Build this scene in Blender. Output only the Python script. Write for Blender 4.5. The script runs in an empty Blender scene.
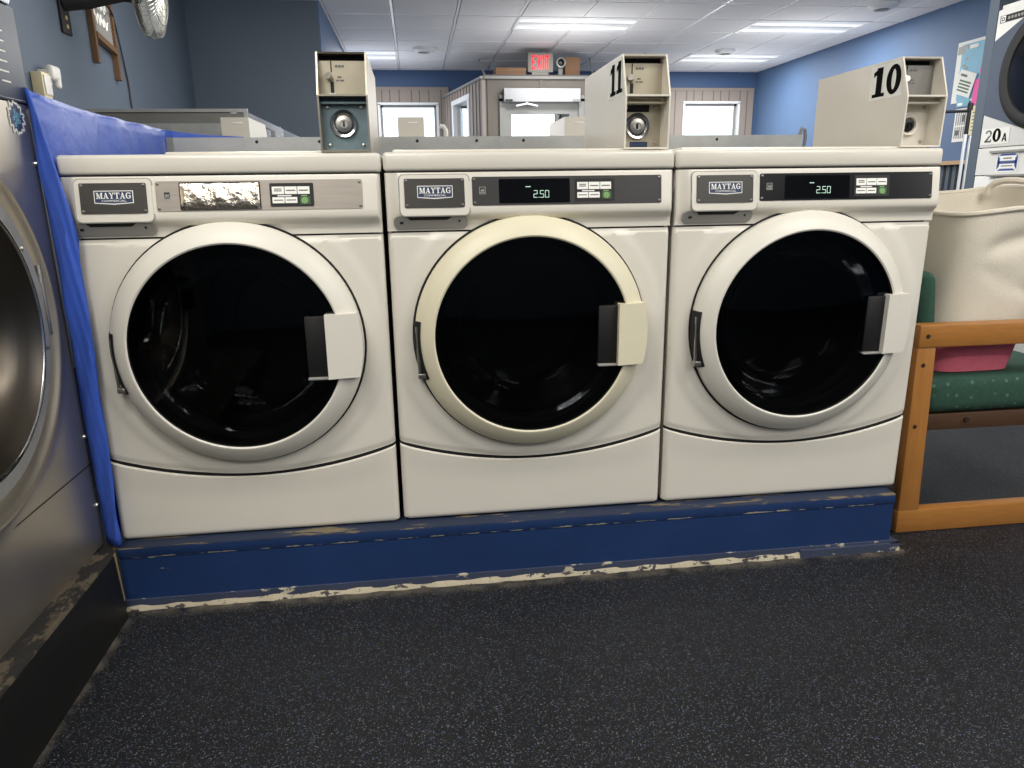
import bpy, bmesh, math, random
from mathutils import Vector, Matrix
from math import sin, cos, pi, sqrt, radians, atan2, exp

random.seed(7)
C = bpy.context.scene.collection
LOC = {}

# ------------------------------------------------------------------ materials
def newmat(name):
    m = bpy.data.materials.new(name); m.use_nodes = True
    nt = m.node_tree
    return m, nt, nt.nodes.get('Principled BSDF')

def N(nt, t, **kw):
    n = nt.nodes.new(t)
    for k, v in kw.items():
        if k in n.inputs: n.inputs[k].default_value = v
        else: setattr(n, k, v)
    return n

def rgba(c): return (c[0], c[1], c[2], 1)

def s2l(c):
    f = lambda v: v/12.92 if v <= .04045 else ((v+.055)/1.055)**2.4
    return tuple(f(x/255.) for x in c)

def mat(name, col, rough=.5, metal=0., var=.0, scale=8., bump=0., bscale=60., spec=.5, coat=0., stretch=None, rvar=0.):
    """procedural material: sRGB 0-255 colour varied by noise, optional noise bump"""
    m, nt, b = newmat(name)
    c = s2l(col)
    b.inputs['Roughness'].default_value = rough
    b.inputs['Metallic'].default_value = metal
    b.inputs['Specular IOR Level'].default_value = spec
    if coat: b.inputs['Coat Weight'].default_value = coat; b.inputs['Coat Roughness'].default_value = .08
    tc = N(nt, 'ShaderNodeTexCoord')
    src = tc.outputs['Object']
    if stretch:
        mp = N(nt, 'ShaderNodeMapping'); mp.inputs['Scale'].default_value = stretch
        nt.links.new(src, mp.inputs['Vector']); src = mp.outputs['Vector']
    no = N(nt, 'ShaderNodeTexNoise', Scale=scale, Detail=4.)
    nt.links.new(src, no.inputs['Vector'])
    mx = N(nt, 'ShaderNodeMix', data_type='RGBA')
    v = max(var, .02)
    mx.inputs[6].default_value = rgba([x*(1-v) for x in c]); mx.inputs[7].default_value = rgba([min(1, x*(1+v)) for x in c])
    nt.links.new(no.outputs['Fac'], mx.inputs[0]); nt.links.new(mx.outputs[2], b.inputs['Base Color'])
    if rvar:
        mr = N(nt, 'ShaderNodeMapRange'); mr.inputs['To Min'].default_value = max(.02, rough-rvar); mr.inputs['To Max'].default_value = rough+rvar
        nt.links.new(no.outputs['Fac'], mr.inputs['Value']); nt.links.new(mr.outputs['Result'], b.inputs['Roughness'])
    if bump:
        n2 = N(nt, 'ShaderNodeTexNoise', Scale=bscale, Detail=3.); nt.links.new(src, n2.inputs['Vector'])
        bp = N(nt, 'ShaderNodeBump', Strength=bump); bp.inputs['Distance'].default_value = .01
        nt.links.new(n2.outputs['Fac'], bp.inputs['Height']); nt.links.new(bp.outputs['Normal'], b.inputs['Normal'])
    return m

def emis(name, col, strength):
    m, nt, b = newmat(name)
    b.inputs['Base Color'].default_value = rgba(s2l(col)); b.inputs['Emission Color'].default_value = rgba(s2l(col))
    b.inputs['Emission Strength'].default_value = strength; b.inputs['Roughness'].default_value = .4
    return m

def glassmat(name, tint, fac=.08, rough=.02):
    m, nt, b = newmat(name); nt.nodes.remove(b)
    out = nt.nodes['Material Output']
    tr = N(nt, 'ShaderNodeBsdfTransparent'); tr.inputs['Color'].default_value = rgba(tint)
    gl = N(nt, 'ShaderNodeBsdfGlossy'); gl.inputs['Roughness'].default_value = rough
    fr = N(nt, 'ShaderNodeFresnel', IOR=1.45)
    mx = N(nt, 'ShaderNodeMixShader')
    ma = N(nt, 'ShaderNodeMath', operation='MULTIPLY'); ma.inputs[1].default_value = fac
    nt.links.new(fr.outputs[0], ma.inputs[0]); nt.links.new(ma.outputs[0], mx.inputs[0])
    nt.links.new(tr.outputs[0], mx.inputs[1]); nt.links.new(gl.outputs[0], mx.inputs[2]); nt.links.new(mx.outputs[0], out.inputs['Surface'])
    return m

def floor_mat():
    m, nt, b = newmat('black speckled rubber floor')
    tc = N(nt, 'ShaderNodeTexCoord'); P = tc.outputs['Object']
    L = nt.links.new
    big = N(nt, 'ShaderNodeTexNoise', Scale=2.2, Detail=5.); L(P, big.inputs['Vector'])
    base = N(nt, 'ShaderNodeMix', data_type='RGBA')
    base.inputs[6].default_value = rgba(s2l((12, 13, 16))); base.inputs[7].default_value = rgba(s2l((24, 25, 28)))
    L(big.outputs['Fac'], base.inputs[0])
    prev = base.outputs[2]
    for sc, th, col, a in ((300., .625, (104, 108, 116), .7), (170., .675, (116, 116, 114), .75), (230., .66, (66, 84, 120), .8)):
        n = N(nt, 'ShaderNodeTexNoise', Scale=sc, Detail=1.5); L(P, n.inputs['Vector'])
        r = N(nt, 'ShaderNodeMapRange'); r.inputs['From Min'].default_value = th; r.inputs['From Max'].default_value = th+.05; r.inputs['To Max'].default_value = a
        L(n.outputs['Fac'], r.inputs['Value'])
        mx = N(nt, 'ShaderNodeMix', data_type='RGBA'); mx.inputs[7].default_value = rgba(s2l(col))
        L(r.outputs['Result'], mx.inputs[0]); L(prev, mx.inputs[6]); prev = mx.outputs[2]
    # dried grime along the curb and the black base
    sp = N(nt, 'ShaderNodeSeparateXYZ'); L(P, sp.inputs[0])
    def near(sock, at, width, neg=False):
        s = N(nt, 'ShaderNodeMath', operation='SUBTRACT'); L(sock, s.inputs[0]); s.inputs[1].default_value = at
        ab = N(nt, 'ShaderNodeMath', operation='ABSOLUTE'); L(s.outputs[0], ab.inputs[0])
        r = N(nt, 'ShaderNodeMapRange'); r.inputs['From Max'].default_value = width; r.inputs['To Min'].default_value = 1; r.inputs['To Max'].default_value = 0
        L(ab.outputs[0], r.inputs['Value']); return r.outputs['Result']
    a1 = near(sp.outputs['Y'], -.05, .04); a2 = near(sp.outputs['X'], .022, .022)
    lx = N(nt, 'ShaderNodeMath', operation='LESS_THAN'); L(sp.outputs['X'], lx.inputs[0]); lx.inputs[1].default_value = 2.09
    m1 = N(nt, 'ShaderNodeMath', operation='MULTIPLY'); L(a1, m1.inputs[0]); L(lx.outputs[0], m1.inputs[1])
    mxx = N(nt, 'ShaderNodeMath', operation='MAXIMUM'); L(m1.outputs[0], mxx.inputs[0]); L(a2, mxx.inputs[1])
    gn = N(nt, 'ShaderNodeTexNoise', Scale=22., Detail=6.); L(P, gn.inputs['Vector'])
    gr = N(nt, 'ShaderNodeMapRange'); gr.inputs['From Min'].default_value = .38; gr.inputs['From Max'].default_value = .7
    L(gn.outputs['Fac'], gr.inputs['Value'])
    gm = N(nt, 'ShaderNodeMath', operation='MULTIPLY'); L(mxx.outputs[0], gm.inputs[0]); L(gr.outputs['Result'], gm.inputs[1])
    mx = N(nt, 'ShaderNodeMix', data_type='RGBA'); mx.inputs[7].default_value = rgba(s2l((104, 97, 85)))
    L(gm.outputs[0], mx.inputs[0]); L(prev, mx.inputs[6])
    L(mx.outputs[2], b.inputs['Base Color'])
    rr = N(nt, 'ShaderNodeMapRange'); rr.inputs['To Min'].default_value = .38; rr.inputs['To Max'].default_value = .6
    L(big.outputs['Fac'], rr.inputs['Value']); L(rr.outputs['Result'], b.inputs['Roughness'])
    bn = N(nt, 'ShaderNodeTexNoise', Scale=420., Detail=2.); L(P, bn.inputs['Vector'])
    bp = N(nt, 'ShaderNodeBump', Strength=.25); bp.inputs['Distance'].default_value = .004
    L(bn.outputs['Fac'], bp.inputs['Height']); L(bp.outputs['Normal'], b.inputs['Normal'])
    b.inputs['Specular IOR Level'].default_value = .35
    return m

def worn_mat(name, col, chip, th=.66, scale=14., zc=None, zw=.02, rough=.45, stretch=(1, 1, 1), zth=.2):
    """paint with chips; chips get denser close to height zc (object space)"""
    m, nt, b = newmat(name); L = nt.links.new
    tc = N(nt, 'ShaderNodeTexCoord'); P = tc.outputs['Object']
    mp = N(nt, 'ShaderNodeMapping'); mp.inputs['Scale'].default_value = stretch; L(P, mp.inputs['Vector'])
    n = N(nt, 'ShaderNodeTexNoise', Scale=scale, Detail=8., Roughness=.65); L(mp.outputs[0], n.inputs['Vector'])
    v = n.outputs['Fac']
    if zc is not None:
        sp = N(nt, 'ShaderNodeSeparateXYZ'); L(P, sp.inputs[0])
        s = N(nt, 'ShaderNodeMath', operation='SUBTRACT'); L(sp.outputs['Z'], s.inputs[0]); s.inputs[1].default_value = zc
        ab = N(nt, 'ShaderNodeMath', operation='ABSOLUTE'); L(s.outputs[0], ab.inputs[0])
        r = N(nt, 'ShaderNodeMapRange'); r.inputs['From Max'].default_value = zw; r.inputs['To Min'].default_value = zth; r.inputs['To Max'].default_value = 0
        L(ab.outputs[0], r.inputs['Value'])
        ad = N(nt, 'ShaderNodeMath', operation='ADD'); L(v, ad.inputs[0]); L(r.outputs['Result'], ad.inputs[1]); v = ad.outputs[0]
    r2 = N(nt, 'ShaderNodeMapRange'); r2.inputs['From Min'].default_value = th; r2.inputs['From Max'].default_value = th+.04
    L(v, r2.inputs['Value'])
    n3 = N(nt, 'ShaderNodeTexNoise', Scale=5., Detail=3.); L(P, n3.inputs['Vector'])
    c = s2l(col)
    mb = N(nt, 'ShaderNodeMix', data_type='RGBA'); mb.inputs[6].default_value = rgba([x*.75 for x in c]); mb.inputs[7].default_value = rgba([x*1.25 for x in c])
    L(n3.outputs['Fac'], mb.inputs[0])
    mx = N(nt, 'ShaderNodeMix', data_type='RGBA'); L(mb.outputs[2], mx.inputs[6]); mx.inputs[7].default_value = rgba(s2l(chip))
    L(r2.outputs['Result'], mx.inputs[0]); L(mx.outputs[2], b.inputs['Base Color'])
    b.inputs['Roughness'].default_value = rough
    bp = N(nt, 'ShaderNodeBump', Strength=.3); bp.inputs['Distance'].default_value = .003
    L(n.outputs['Fac'], bp.inputs['Height']); L(bp.outputs['Normal'], b.inputs['Normal'])
    return m

def wood_mat(name, c1, c2, scale=(3, 3, 40), rough=.4):
    m, nt, b = newmat(name); L = nt.links.new
    tc = N(nt, 'ShaderNodeTexCoord'); mp = N(nt, 'ShaderNodeMapping'); mp.inputs['Scale'].default_value = scale
    L(tc.outputs['Object'], mp.inputs['Vector'])
    n = N(nt, 'ShaderNodeTexNoise', Scale=3., Detail=6., Roughness=.6); L(mp.outputs[0], n.inputs['Vector'])
    mx = N(nt, 'ShaderNodeMix', data_type='RGBA'); mx.inputs[6].default_value = rgba(s2l(c1)); mx.inputs[7].default_value = rgba(s2l(c2))
    L(n.outputs['Fac'], mx.inputs[0]); L(mx.outputs[2], b.inputs['Base Color']); b.inputs['Roughness'].default_value = rough
    return m

def fabric_mat(name, col, fleck):
    m, nt, b = newmat(name); L = nt.links.new
    tc = N(nt, 'ShaderNodeTexCoord'); P = tc.outputs['Object']
    c = s2l(col)
    w = N(nt, 'ShaderNodeTexNoise', Scale=60., Detail=4.); L(P, w.inputs['Vector'])
    mx = N(nt, 'ShaderNodeMix', data_type='RGBA'); mx.inputs[6].default_value = rgba([x*.55 for x in c]); mx.inputs[7].default_value = rgba([x*1.35 for x in c])
    L(w.outputs['Fac'], mx.inputs[0])
    v = N(nt, 'ShaderNodeTexVoronoi', Scale=26.); v.inputs['Randomness'].default_value = .35; L(P, v.inputs['Vector'])
    r = N(nt, 'ShaderNodeMapRange'); r.inputs['From Min'].default_value = .1; r.inputs['From Max'].default_value = .17; r.inputs['To Min'].default_value = .7; r.inputs['To Max'].default_value = 0
    L(v.outputs['Distance'], r.inputs['Value'])
    m2 = N(nt, 'ShaderNodeMix', data_type='RGBA'); m2.inputs[7].default_value = rgba(s2l(fleck)); L(r.outputs['Result'], m2.inputs[0]); L(mx.outputs[2], m2.inputs[6])
    L(m2.outputs[2], b.inputs['Base Color']); b.inputs['Roughness'].default_value = .9
    return m

M = {}
M['enamel'] = mat('white enamel', (216, 211, 199), .28, var=.025, scale=5., spec=.5, coat=.2)
M['enamel2'] = mat('white enamel lid', (212, 207, 195), .3, var=.03, scale=4., coat=.15)
M['doorwhite'] = mat('white door plastic', (216, 212, 200), .4, var=.03, scale=7.)
M['doorcream'] = mat('yellowed door plastic', (218, 211, 184), .42, var=.04, scale=7.)
M['gap'] = mat('dark gap', (16, 16, 16), .7)
M['black'] = mat('black plastic', (13, 13, 14), .35, var=.1)
M['softblack'] = mat('matte black', (20, 20, 21), .6, var=.15)
M['plate_grey'] = mat('dark brushed plate', (72, 70, 67), .38, metal=.55, var=.12, scale=30., stretch=(1, 1, 12))
M['panel_silver'] = mat('brushed control plate', (158, 150, 140), .4, metal=.35, var=.18, scale=12., stretch=(1, 1, 10))
M['panel_grey'] = mat('charcoal control plate', (58, 57, 56), .42, metal=.3, var=.1, scale=14.)
M['panel_black'] = mat('gloss black control plate', (17, 17, 18), .22, var=.1)
M['display'] = mat('black display glass', (6, 6, 8), .12)
M['grip'] = mat('grey grip', (148, 146, 140), .5, var=.05)
M['navy'] = mat('navy badge', (38, 52, 84), .4, var=.1)
M['white'] = mat('white print', (240, 239, 232), .5)
M['ink'] = mat('dark print', (92, 92, 88), .6)
M['blackink'] = mat('black print', (12, 12, 12), .9, spec=.1)
M['green'] = mat('green button', (118, 160, 98), .45, var=.1)
M['darkgreen'] = mat('dark green surround', (60, 86, 54), .5)
M['led'] = emis('led digits', (178, 214, 196), .55)
M['chrome'] = mat('chrome', (205, 205, 205), .14, metal=1., var=.03)
M['screw'] = mat('screw steel', (190, 186, 178), .3, metal=1., var=.1, scale=200.)
M['foil'] = mat('crinkled silver tape', (236, 224, 206), .24, metal=1., var=.1, bump=.35, bscale=60., scale=60.)
M['glass'] = glassmat('tinted door glass', (.25, .26, .275), .6, .02)
M['drum'] = mat('drum steel', (105, 104, 102), .26, metal=1., var=.3, scale=9.)
M['gasket'] = mat('rubber gasket', (7, 7, 8), .6, var=.2)
M['coin_beige'] = mat('beige painted steel', (214, 208, 195), .34, var=.04, scale=9., coat=.1)
M['coin_steel'] = mat('brushed steel box', (158, 151, 137), .33, metal=.75, var=.14, scale=16.)
M['coin_plate'] = mat('tarnished coin plate', (172, 164, 144), .48, metal=.35, var=.14, scale=22.)
M['teal'] = mat('worn teal lock plate', (112, 130, 136), .42, metal=.4, var=.4, scale=26.)
M['galv'] = mat('galvanised sheet', (166, 167, 165), .42, metal=.5, var=.16, scale=24.)
M['galvdark'] = mat('dull steel panel', (128, 126, 121), .45, metal=.6, var=.14, scale=10.)
M['stainless'] = mat('stainless steel', (178, 170, 157), .36, metal=.88, var=.1, scale=3., stretch=(1, 3, .6), rvar=.06)
M['stainless_b'] = mat('bright stainless steel', (215, 215, 215), .16, metal=1., var=.05, scale=4.)
M['stainless_d'] = mat('stainless door ring', (88, 82, 74), .32, metal=1., var=.12, scale=4., rvar=.06)
M['ctrl'] = mat('blue grey control fascia', (66, 74, 88), .45, var=.08)
M['tarp'] = mat('blue tarpaulin', (58, 92, 188), .38, var=.12, scale=4., bump=.25, bscale=26., spec=.5)
M['curb_blue'] = worn_mat('navy curb paint', (27, 51, 94), (180, 172, 148), .70, 30., zc=.130, zw=.006, stretch=(.45, 1, 1.3), rough=.4, zth=.23)
M['curb_top'] = worn_mat('worn curb top', (28, 40, 64), (112, 100, 78), .56, 24., rough=.6, stretch=(.22, 1, 1))
M['caulk'] = worn_mat('cracked caulk', (182, 172, 148), (64, 60, 62), .55, 55., rough=.7, stretch=(.6, 1, 1))
M['curb_strip'] = worn_mat('navy base strip', (58, 66, 88), (196, 188, 164), .60, 30., rough=.6, stretch=(.5, 1, 1))
M['black_base'] = worn_mat('black base paint', (19, 19, 18), (64, 62, 56), .74, 16., rough=.5)
M['base_top'] = worn_mat('worn base edge', (24, 23, 21), (78, 69, 55), .50, 24., rough=.75, stretch=(1, .5, 1))
M['shim'] = wood_mat('pale wood shim', (176, 156, 116), (140, 122, 88))
M['wall_slate'] = mat('slate blue wall paint', (84, 96, 110), .55, var=.05, scale=2., bump=.06, bscale=130.)
M['wall_blue'] = mat('blue wall paint', (80, 106, 142), .6, var=.04, scale=2., bump=.06, bscale=130.)
M['wall_band'] = mat('deep blue wall paint', (60, 86, 124), .6, var=.04, scale=2.)
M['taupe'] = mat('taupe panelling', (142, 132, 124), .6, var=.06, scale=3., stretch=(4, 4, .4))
M['taupe_d'] = mat('shaded taupe panelling', (104, 98, 91), .6, var=.06, scale=3., stretch=(4, 4, .4))  # darker copy of taupe; shade of the entry front put into the colour
M['groove'] = mat('panel groove', (104, 94, 90), .7)
M['tile'] = mat('ceiling tile', (236, 235, 238), .9, var=.05, scale=70., bump=.35, bscale=160.)
M['tbar'] = mat('white ceiling grid', (246, 247, 250), .35)
M['diffuser'] = emis('lit diffuser', (214, 217, 220), .30)
M['tube'] = emis('lit tube strip', (240, 240, 238), .62)
M['whitepaint'] = mat('white painted metal', (226, 228, 230), .4, var=.03)
M['greypaint'] = mat('grey painted frame', (132, 132, 130), .45, var=.04)
M['opwhite'] = mat('off white housing', (178, 180, 184), .45, var=.03)
M['bowl'] = glassmat('inner glass bowl', (.84, .85, .86), .55, .05)
M['darkdoor'] = glassmat('dark smoked glass', (.06, .06, .06), .08, .03)
M['clear'] = glassmat('clear window glass', (.97, .98, .98), .5, .01)
M['cardboard'] = mat('cardboard', (132, 100, 76), .8, var=.1)
M['red'] = emis('red exit letters', (240, 30, 56), 1.0)
M['exitbody'] = mat('grey sign housing', (132, 130, 122), .45)
M['oak'] = wood_mat('golden oak', (176, 122, 60), (142, 90, 40), (26, 26, 26), .34)
M['oak_h'] = wood_mat('golden oak rail', (176, 122, 60), (140, 90, 40), (5, 30, 45), .34)
M['oak_v'] = wood_mat('golden oak post', (178, 124, 62), (144, 92, 42), (30, 30, 4), .34)
M['brownwood'] = wood_mat('brown wood', (86, 60, 40), (60, 40, 26), (6, 40, 40), .45)
M['plug'] = mat('dark screw hole', (40, 26, 14), .6)
M['green_fabric'] = fabric_mat('green patterned upholstery', (38, 72, 58), (84, 118, 98))
M['canvas'] = mat('cream canvas', (212, 204, 187), .85, var=.05, scale=6., bump=.22, bscale=260.)
M['pink'] = mat('pink canvas', (224, 110, 128), .85, var=.12, scale=40., bump=.3, bscale=260.)
M['dryer_white'] = mat('dryer white', (222, 222, 218), .4, var=.03)
M['dryer_grey'] = mat('dryer slate surround', (74, 84, 102), .42, var=.08)
M['darkglass'] = mat('dark dryer glass', (12, 14, 18), .08, var=.1)
M['paper'] = mat('paper', (232, 232, 226), .7, var=.04)
M['aqua'] = mat('aqua poster', (104, 168, 196), .5, var=.2, scale=9.)
M['pinkpaper'] = mat('pink paper', (236, 92, 168), .7, var=.04)
M['yellowpaper'] = mat('pale yellow paper', (232, 222, 178), .7, var=.04)
M['bluelabel'] = mat('blue label', (52, 84, 156), .5, var=.1)
M['greentxt'] = mat('green print', (70, 104, 76), .6)
M['rail_wood'] = wood_mat('ledge wood', (204, 172, 138), (180, 146, 112), (10, 3, 10))
M['wash_wood'] = wood_mat('brown frame wood', (122, 92, 64), (86, 62, 42), (20, 6, 4))
M['washgrey'] = mat('weathered grey board', (132, 130, 127), .6, var=.22, scale=40.)
M['gold'] = mat('gold script', (212, 190, 120), .5)
M['cream_plastic'] = mat('cream plastic', (226, 212, 172), .45, var=.04)
M['cable'] = mat('black cable', (22, 22, 25), .5)
M['wire'] = mat('pale cage wire', (158, 158, 150), .35, metal=.7)
M['fanblade'] = mat('fan blade', (120, 122, 122), .4, metal=.4)
M['pvc'] = mat('white plastic pipe', (222, 220, 214), .4)
M['floor'] = floor_mat()
M['car_glow'] = emis('self-lit pale car paint', (150, 190, 225), .9)  # glow in the paint stands in for daylight on the car
M['asphalt'] = mat('bright pavement', (205, 205, 205), .9)

# ------------------------------------------------------------------ mesh builder
class MB:
    def __init__(s): s.v = []; s.f = []; s.m = []
    def add(s, vs, fs, m=0):
        o = len(s.v); s.v += [tuple(v) for v in vs]
        for f in fs: s.f.append(tuple(o+i for i in f)); s.m.append(m)
        return s
    def box(s, a, b, m=0, bevel=0., seg=2):
        x0, y0, z0 = [min(p, q) for p, q in zip(a, b)]; x1, y1, z1 = [max(p, q) for p, q in zip(a, b)]
        vs = [(x0,y0,z0),(x1,y0,z0),(x1,y1,z0),(x0,y1,z0),(x0,y0,z1),(x1,y0,z1),(x1,y1,z1),(x0,y1,z1)]
        fs = [(3,2,1,0),(4,5,6,7),(0,1,5,4),(1,2,6,5),(2,3,7,6),(3,0,4,7)]
        return s.hexa(vs, m, bevel, seg, fs)
    def hexa(s, vs, m=0, bevel=0., seg=2, fs=None):
        fs = fs or [(3,2,1,0),(4,5,6,7),(0,1,5,4),(1,2,6,5),(2,3,7,6),(3,0,4,7)]
        if not bevel: return s.add(vs, fs, m)
        bm = bmesh.new(); V = [bm.verts.new(v) for v in vs]
        for f in fs: bm.faces.new([V[i] for i in f])
        bmesh.ops.bevel(bm, geom=list(bm.edges), offset=bevel, segments=seg, affect='EDGES', profile=.5)
        bm.verts.index_update()
        s.add([v.co[:] for v in bm.verts], [[v.index for v in f.verts] for f in bm.faces], m); bm.free(); return s
    def tube(s, pts, r, n=8, m=0, closed=False, cap=True):
        P = [Vector(p) for p in pts]; k = len(P); R = r if isinstance(r, (list, tuple)) else [r]*k
        up = None; rings = []
        for i in range(k):
            if closed: t = P[(i+1) % k]-P[i-1]
            else: t = P[min(i+1, k-1)]-P[max(i-1, 0)]
            t.normalize()
            if up is None:
                up = Vector((0,0,1)) if abs(t.z) < .9 else Vector((1,0,0))
            a = (up-t*up.dot(t)).normalized(); b = t.cross(a); up = a
            rings.append([P[i]+(a*cos(2*pi*j/n)+b*sin(2*pi*j/n))*R[i] for j in range(n)])
        vs = [v for g in rings for v in g]; fs = []
        for i in range(k if closed else k-1):
            i2 = (i+1) % k
            for j in range(n): fs.append((i*n+j, i*n+(j+1) % n, i2*n+(j+1) % n, i2*n+j))
        if cap and not closed: fs += [tuple(range(n))[::-1], tuple((k-1)*n+j for j in range(n))]
        return s.add(vs, fs, m)
    def lathe(s, prof, o, axis, n=48, m=0, a0=0., a1=2*pi, ref=None):
        ax = Vector(axis).normalized(); o = Vector(o)
        rf = Vector(ref) if ref else (Vector((0,0,1)) if abs(ax.z) < .9 else Vector((1,0,0)))
        u = (rf-ax*rf.dot(ax)).normalized(); w = ax.cross(u)
        full = abs(a1-a0-2*pi) < 1e-6; cnt = n if full else n+1
        vs = []; idx = []
        for r, h in prof:
            if r < 1e-6: idx.append([len(vs)]*cnt); vs.append(o+ax*h)
            else:
                row = []
                for j in range(cnt):
                    a = a0+(a1-a0)*j/n; row.append(len(vs)); vs.append(o+ax*h+(u*cos(a)+w*sin(a))*r)
                idx.append(row)
        fs = []
        for i in range(len(prof)-1):
            A, B = idx[i], idx[i+1]
            for j in range(n):
                j2 = (j+1) % cnt
                f = [A[j], A[j2], B[j2], B[j]]; g = []
                for q in f:
                    if q not in g: g.append(q)
                if len(g) > 2: fs.append(tuple(g))
        return s.add(vs, fs, m)
    def prism(s, poly, fn, w0, w1, m=0):
        n = len(poly)
        vs = [fn(u, v, w0) for u, v in poly]+[fn(u, v, w1) for u, v in poly]
        fs = [tuple(range(n))[::-1], tuple(range(n, 2*n))]+[(i, (i+1) % n, n+(i+1) % n, n+i) for i in range(n)]
        return s.add(vs, fs, m)
    def grid(s, fn, us, vs_, m=0, skip=None):
        nu, nv = len(us), len(vs_)
        vs = [fn(u, v) for v in vs_ for u in us]; fs = []
        for j in range(nv-1):
            for i in range(nu-1):
                if skip and skip((us[i]+us[i+1])/2, (vs_[j]+vs_[j+1])/2): continue
                fs.append((j*nu+i, j*nu+i+1, (j+1)*nu+i+1, (j+1)*nu+i))
        return s.add(vs, fs, m)
    def polys(s, plist, fn, m=0):
        for p in plist: s.add([fn(u, v) for u, v in p], [tuple(range(len(p)))], m)
        return s
    def build(s, name, mats, parent=None, smooth=True, ang=38, recalc=True):
        off = LOC.get(parent.name, (0,0,0)) if parent is not None else (0,0,0)
        me = bpy.data.meshes.new(name)
        me.from_pydata([(x-off[0], y-off[1], z-off[2]) for x, y, z in s.v], [], s.f)
        mats = mats if isinstance(mats, (list, tuple)) else [mats]
        for q in mats: me.materials.append(M[q] if isinstance(q, str) else q)
        for p, k in zip(me.polygons, s.m): p.material_index = k
        if recalc:
            bm = bmesh.new(); bm.from_mesh(me); bmesh.ops.recalc_face_normals(bm, faces=bm.faces); bm.to_mesh(me); bm.free()
        if smooth:
            for p in me.polygons: p.use_smooth = True
            me.set_sharp_from_angle(angle=radians(ang))
        o = bpy.data.objects.new(name, me); C.objects.link(o)
        if parent is not None: o.parent = parent; LOC[o.name] = off
        return o

def thing(name, label, cat, loc=(0,0,0), group=None, local=False, rotz=0):
    o = bpy.data.objects.new(name, None); C.objects.link(o); o.location = loc; o.rotation_euler = (0,0,rotz)
    o.empty_display_size = .05
    o['label'] = label; o['category'] = cat
    if group: o['group'] = group
    LOC[o.name] = (0,0,0) if local else tuple(loc)
    return o
def tag(o, label, cat, group=None):
    o['label'] = label; o['category'] = cat
    if group: o['group'] = group
    return o
def struct(o):
    o['kind'] = 'structure'; return o
def lab(o, label): o['label'] = label; return o
def dup(root, loc, rotz=0, label=None):
    r = root.copy(); C.objects.link(r); r.location = loc; r.rotation_euler = (0,0,rotz)
    if label: r['label'] = label
    for ch in list(root.children):
        c = ch.copy(); C.objects.link(c); c.parent = r
        for g in list(ch.children):
            d = g.copy(); C.objects.link(d); d.parent = c
    return r

# ------------------------------------------------------------------ lettering
def R(x0, y0, x1, y1): return [(x0,y0),(x1,y0),(x1,y1),(x0,y1)]
SLAB = {   # bold slab capitals on a unit height: (width, polygons)
 'M': (1.30, [R(.0,0,.42,.1), R(.0,.9,.34,1), R(.14,0,.28,1), R(.82,0,1.30,.1), R(.96,.9,1.30,1), R(.93,0,1.17,1),
              [(.14,1),(.40,1),(.74,.0),(.58,.0)], [(.58,0),(.70,0),(1.0,1),(.90,1)]]),
 'A': (1.06, [R(-.02,0,.36,.1), R(.62,0,1.08,.1), [(.10,0),(.22,0),(.56,.96),(.46,.96)], [(.66,0),(.94,0),(.62,1),(.42,1)], R(.26,.28,.76,.38)]),
 'Y': (1.02, [R(-.02,.9,.42,1), R(.64,.9,1.04,1), R(.28,0,.74,.1), R(.39,0,.63,.5), [(.06,1),(.34,1),(.60,.46),(.42,.44)], [(.80,1),(.92,1),(.62,.44),(.50,.46)]]),
 'T': (.96, [R(.0,.88,.96,1), R(0,.66,.09,1), R(.87,.66,.96,1), R(.36,0,.60,1), R(.24,0,.72,.1)]),
 'G': (1.04, [[(.02,.5),(.26,.5),(.29,.30),(.10,.22)], [(.10,.22),(.29,.30),(.40,.12),(.30,.02)], [(.30,.02),(.40,.12),(.62,.10),(.66,0)], [(.62,.10),(.66,0),(.96,.08),(.96,.20)],
              R(.72,.05,.96,.46), R(.56,.40,1.04,.5), [(.02,.5),(.26,.5),(.29,.70),(.10,.78)], [(.10,.78),(.29,.70),(.40,.88),(.30,.98)], [(.30,.98),(.40,.88),(.60,.9),(.62,1)],
              [(.62,1),(.60,.9),(.76,.78),(.86,.9)], R(.84,.66,.94,1)]),
}
def slab_text(txt, x0, z0, h, width=None, gap=.05):
    w = sum(SLAB[c][0] for c in txt)+gap*(len(txt)-1); sx = (width/w) if width else h
    out = []; x = 0
    for c in txt:
        for p in SLAB[c][1]: out.append([(x0+(x+u)*sx, z0+v*h) for u, v in p])
        x += SLAB[c][0]+gap
    return out
def ring_polys(cx, cy, rx0, ry0, rx1, ry1, n=24, a0=0, a1=2*pi):
    out = []
    for i in range(n):
        a, b = a0+(a1-a0)*i/n, a0+(a1-a0)*(i+1)/n
        out.append([(cx+rx0*cos(a), cy+ry0*sin(a)), (cx+rx1*cos(a), cy+ry1*sin(a)), (cx+rx1*cos(b), cy+ry1*sin(b)), (cx+rx0*cos(b), cy+ry0*sin(b))])
    return out
def num_polys(ch):     # bold clarendon-like numerals in a .62 x 1 cell
    if ch == '1': return [R(.17,.06,.45,1), R(.02,0,.60,.12), [(.45,1),(.30,1),(.02,.86),(.02,.70),(.20,.78)]]
    if ch == '0': return ring_polys(.31, .5, .10, .34, .33, .5, 26)
    if ch == '2': return ring_polys(.30,.70,.12,.18,.29,.30,14,-.35,pi*.95)+[[(.02,.13),(.02,0),(.30,.13)],[(.02,.13),(.24,.13),(.57,.60),(.38,.56)], R(.02,0,.60,.14), R(.50,0,.60,.24)]
    if ch == 'A': return [[(0,0),(.18,0),(.40,1),(.26,1)],[(.26,1),(.42,1),(.68,0),(.46,0)], R(.16,.22,.52,.36)]
SEG = {'2': 'abged', '5': 'afgcd', '0': 'abcdef'}
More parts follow.
